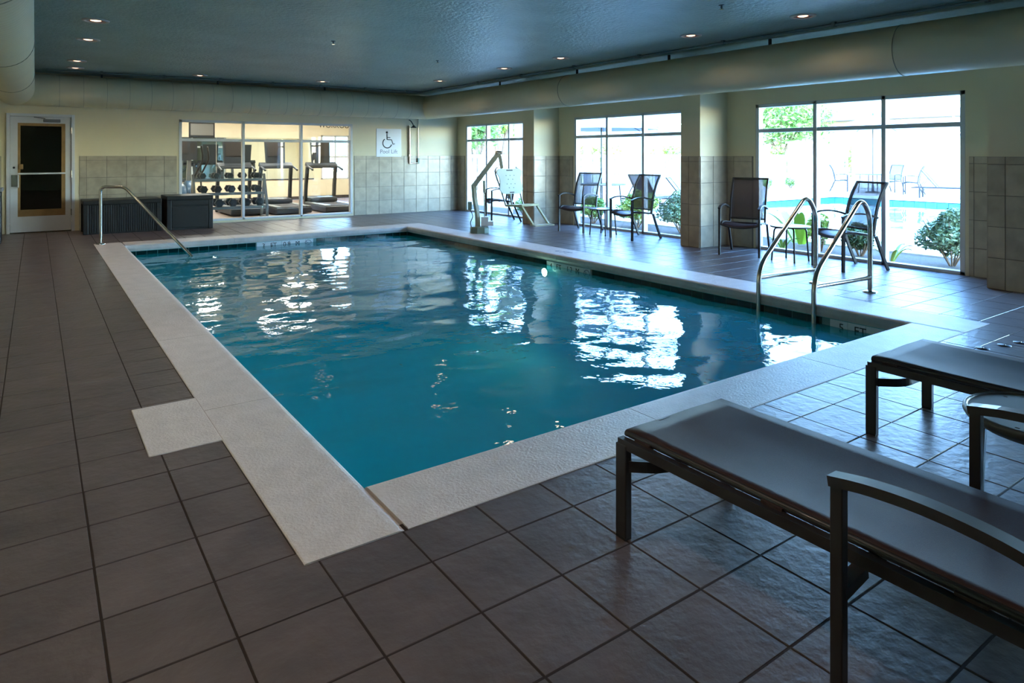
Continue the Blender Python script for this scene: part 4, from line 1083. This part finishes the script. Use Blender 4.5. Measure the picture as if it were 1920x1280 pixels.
blades('bright broad-leaved tropical plant outside the near window, behind the ladder rails', 10.3, 6.35, 7, .95, mat('leaf_bright', (140, 186, 60), .4, var=.2), 11, .085)
blades('thin strap-leaved plant in the mulch outside the near window by the left jamb', 9.45, 6.12, 9, .30, L_GREEN, 12, .022)
blades('pale fern-like plant in the mulch next to the big grey-green shrub', 9.42, 4.50, 8, .42, L_YEL, 13, .024)
blades('spiky yellow-green plant growing behind the big grey-green shrub', 11.35, 4.05, 10, .95, L_YEL, 14, .045)
def tree(label, x, y, base, crown, rad, m, seed, n=2600, size=.13):
    rnd = random.Random(seed); t = thing('tree', label, 'tree', (x, y, base))
    cz = crown - base; tr = MB()
    for k in range(5):
        a = 2 * PI * k / 5 + rnd.uniform(-.3, .3); q = rad[0] * .55
        tr.tube(smooth_path([(.06 * math.cos(a), .06 * math.sin(a), 0), (.18 * math.cos(a), .18 * math.sin(a), cz * .45), (q * .6 * math.cos(a), q * .6 * math.sin(a), cz * .85), (q * math.cos(a), q * math.sin(a), cz + rad[2] * .4)], 4), [.09 - .075 * i / 12 for i in range(13)], n=6)
    tr.build('trunk', BARK, t)
    leaves((0, 0, cz), rad, n, size, rnd, .2).build('crown', m, t); return t
tree('spreading green tree with reddish stems behind the picket fence corner', 31.6, 20.6, .0, 3.25, (3.1, 3.1, 1.7), L_GREEN, 21, 5200)
tree('small green tree growing behind the picket fence outside the far window', 12.9, 20.4, .1, 2.5, (1.1, 1.1, 1.2), L_GREEN, 22, 1800, .10)
tree('pale yellowish tree on the hillside outside the far window', 15.3, 22.5, .3, 3.0, (1.2, 1.2, 1.2), L_YEL, 23, 1500, .11)
tree('bare-stemmed tan tree in front of the cream building', 35.2, 13.6, .0, 4.8, (1.5, 1.5, 1.5), leafmat('leaf_tan', (196, 164, 118), (172, 152, 98)), 24, 500, .12)
for k, (x, y, r) in enumerate(((29.9, 19.6, .8), (31.5, 16.6, .7))):
    shrub('garden_bush', ('bright green bush behind the picket fence under the spreading tree', 'bright green bush behind the short picket fence')[k], x, y, r, 2.0, L_YEL, 31 + k, 900, .09, z0=GZ)
for k in range(5):
    shrub('grass_clump', 'low green clump along the foot of the far fence', 20.5 + k * 1.7, 17.3, .35, .5, L_GREEN, 41 + k, 250, .06, group='clumps along the far fence', z0=GZ)
for k, (x, y, r) in enumerate(((19.5, 22.0, .9), (21.5, 23.0, 1.1), (25, 22.5, 1.0))):
    shrub('hill_bush', 'pale green bush on the dry hillside above the picket fence', x, y, r, 1.5, L_YEL, 51 + k, 700, .09, group='bushes on the hillside', z0=.5)

# ------------------------------------------------------------------ patio furniture outside
GO = 'patio sling chairs around the umbrella table'
def patio(x, y, f, lab): return dup(chair0, lab, (x, y, GZ), rz_of(f), GO)
patio(26.4, 14.55, (.45, -.9), 'grey sling chair at the patio table, on the picket-fence side of the parasol')
patio(27.6, 13.1, (-.9, .1), 'grey sling chair at the patio table, with its back to the white panel fence')
patio(26.4, 11.8, (-.3, .95), 'grey sling chair at the patio table, on the lounger side of the parasol')
def parasol(label, x, y, r, z, m, table):
    t = thing('patio_umbrella', label, 'umbrella', (x, y, GZ))
    MB().lathe([(.26, 0), (.26, .05), (.05, .08), (.04, .3)], 20).build('base', GYMB, t)
    MB().tube([(0, 0, .05), (0, 0, z + .55)], .022, n=10).build('pole', GYMB, t)
    n = 8; vs = [(0, 0, z + .55)]
    for k in range(n): vs.append((r * math.cos(2 * PI * k / n), r * math.sin(2 * PI * k / n), z))
    solid(MB().add(vs, [(0, 1 + k, 1 + (k + 1) % n) for k in range(n)]).build('canopy', m, t), .01)
    for k in range(n): MB().bar((.03 * math.cos(2 * PI * k / n), .03 * math.sin(2 * PI * k / n), z + .50), (r * math.cos(2 * PI * k / n), r * math.sin(2 * PI * k / n), z - .02), .015, .015).build('rib', GYMB, t)
    MB().lathe([(.03, z + .55), (.04, z + .60), (.001, z + .66)], 10).build('finial', GYMB, t)
    if table:
        q = thing('patio_table', table, 'table', (x, y, GZ))
        MB().lathe([(.04, .70), (.60, .70), (.62, .715), (.60, .73), (.04, .73), (.04, .70)], 32, caps=False).build('table_top', TABLETOP, q)
        for k in range(4):
            a = PI / 4 + k * PI / 2; MB().tube([(.45 * math.cos(a), .45 * math.sin(a), .70), (.52 * math.cos(a), .52 * math.sin(a), 0)], .018, n=8).build('leg', GYMB, q)
    return t
CANOPY = mat('canopy_white', (210, 210, 214), .8); CANOPYG = mat('canopy_grey', (140, 142, 150), .8)
parasol('white patio umbrella beyond the outdoor pool, seen in the near window', 26.3, 13.2, 1.9, 2.42, CANOPY, 'round patio table under the white umbrella beyond the outdoor pool')
parasol('grey patio umbrella seen in the middle window', 11.75, 12.7, 1.4, 2.10, CANOPYG, 'round patio table under the grey umbrella outside the middle window')
OG = mat('outdoor_sling_grey', (104, 104, 112), .6)
lo1 = make_lounger('grey outdoor lounger with raised back on the deck beyond the outdoor pool', 'outdoor loungers', back=math.radians(52), arms=False, sling=OG)
lo1.location = (25.3, 9.2, GZ); lo1.rotation_euler = (0, 0, rz_of((.25, -.97)))
dup(lo1, 'second grey outdoor lounger beyond the outdoor pool, behind the spiky plant', (26.6, 8.3, GZ), rz_of((.25, -.97)), 'outdoor loungers')
dup(lo1, 'grey outdoor lounger with raised back outside the middle window beside the pillar', (12.5, 8.95, GZ), rz_of((.55, -.83)), 'outdoor loungers')
dup(lo1, 'grey outdoor lounger outside the middle window behind the armchair backs', (14.2, 12.6, GZ), rz_of((.95, .2)), 'outdoor loungers')
pg = thing('pergola', 'pale grey timber pergola on the patio outside the middle window', 'pergola', (15, 15.3, GZ))
PG = mat('pergola_grey', (150, 154, 162), .7)
for x in (-3.1, -.35, 3.0):
    for y in (-1.1, 1.2): MB().box(x - .09, x + .09, y - .09, y + .09, 0, 2.45).build('post', PG, pg)
for y in (-1.1, 1.2): MB().box(-3.5, 3.4, y - .05, y + .05, 2.45, 2.67).build('beam', PG, pg)
for k in range(9): MB().box(-3.3 + k * .81, -3.24 + k * .81, -1.5, 1.6, 2.67, 2.80).build('rafter', PG, pg)
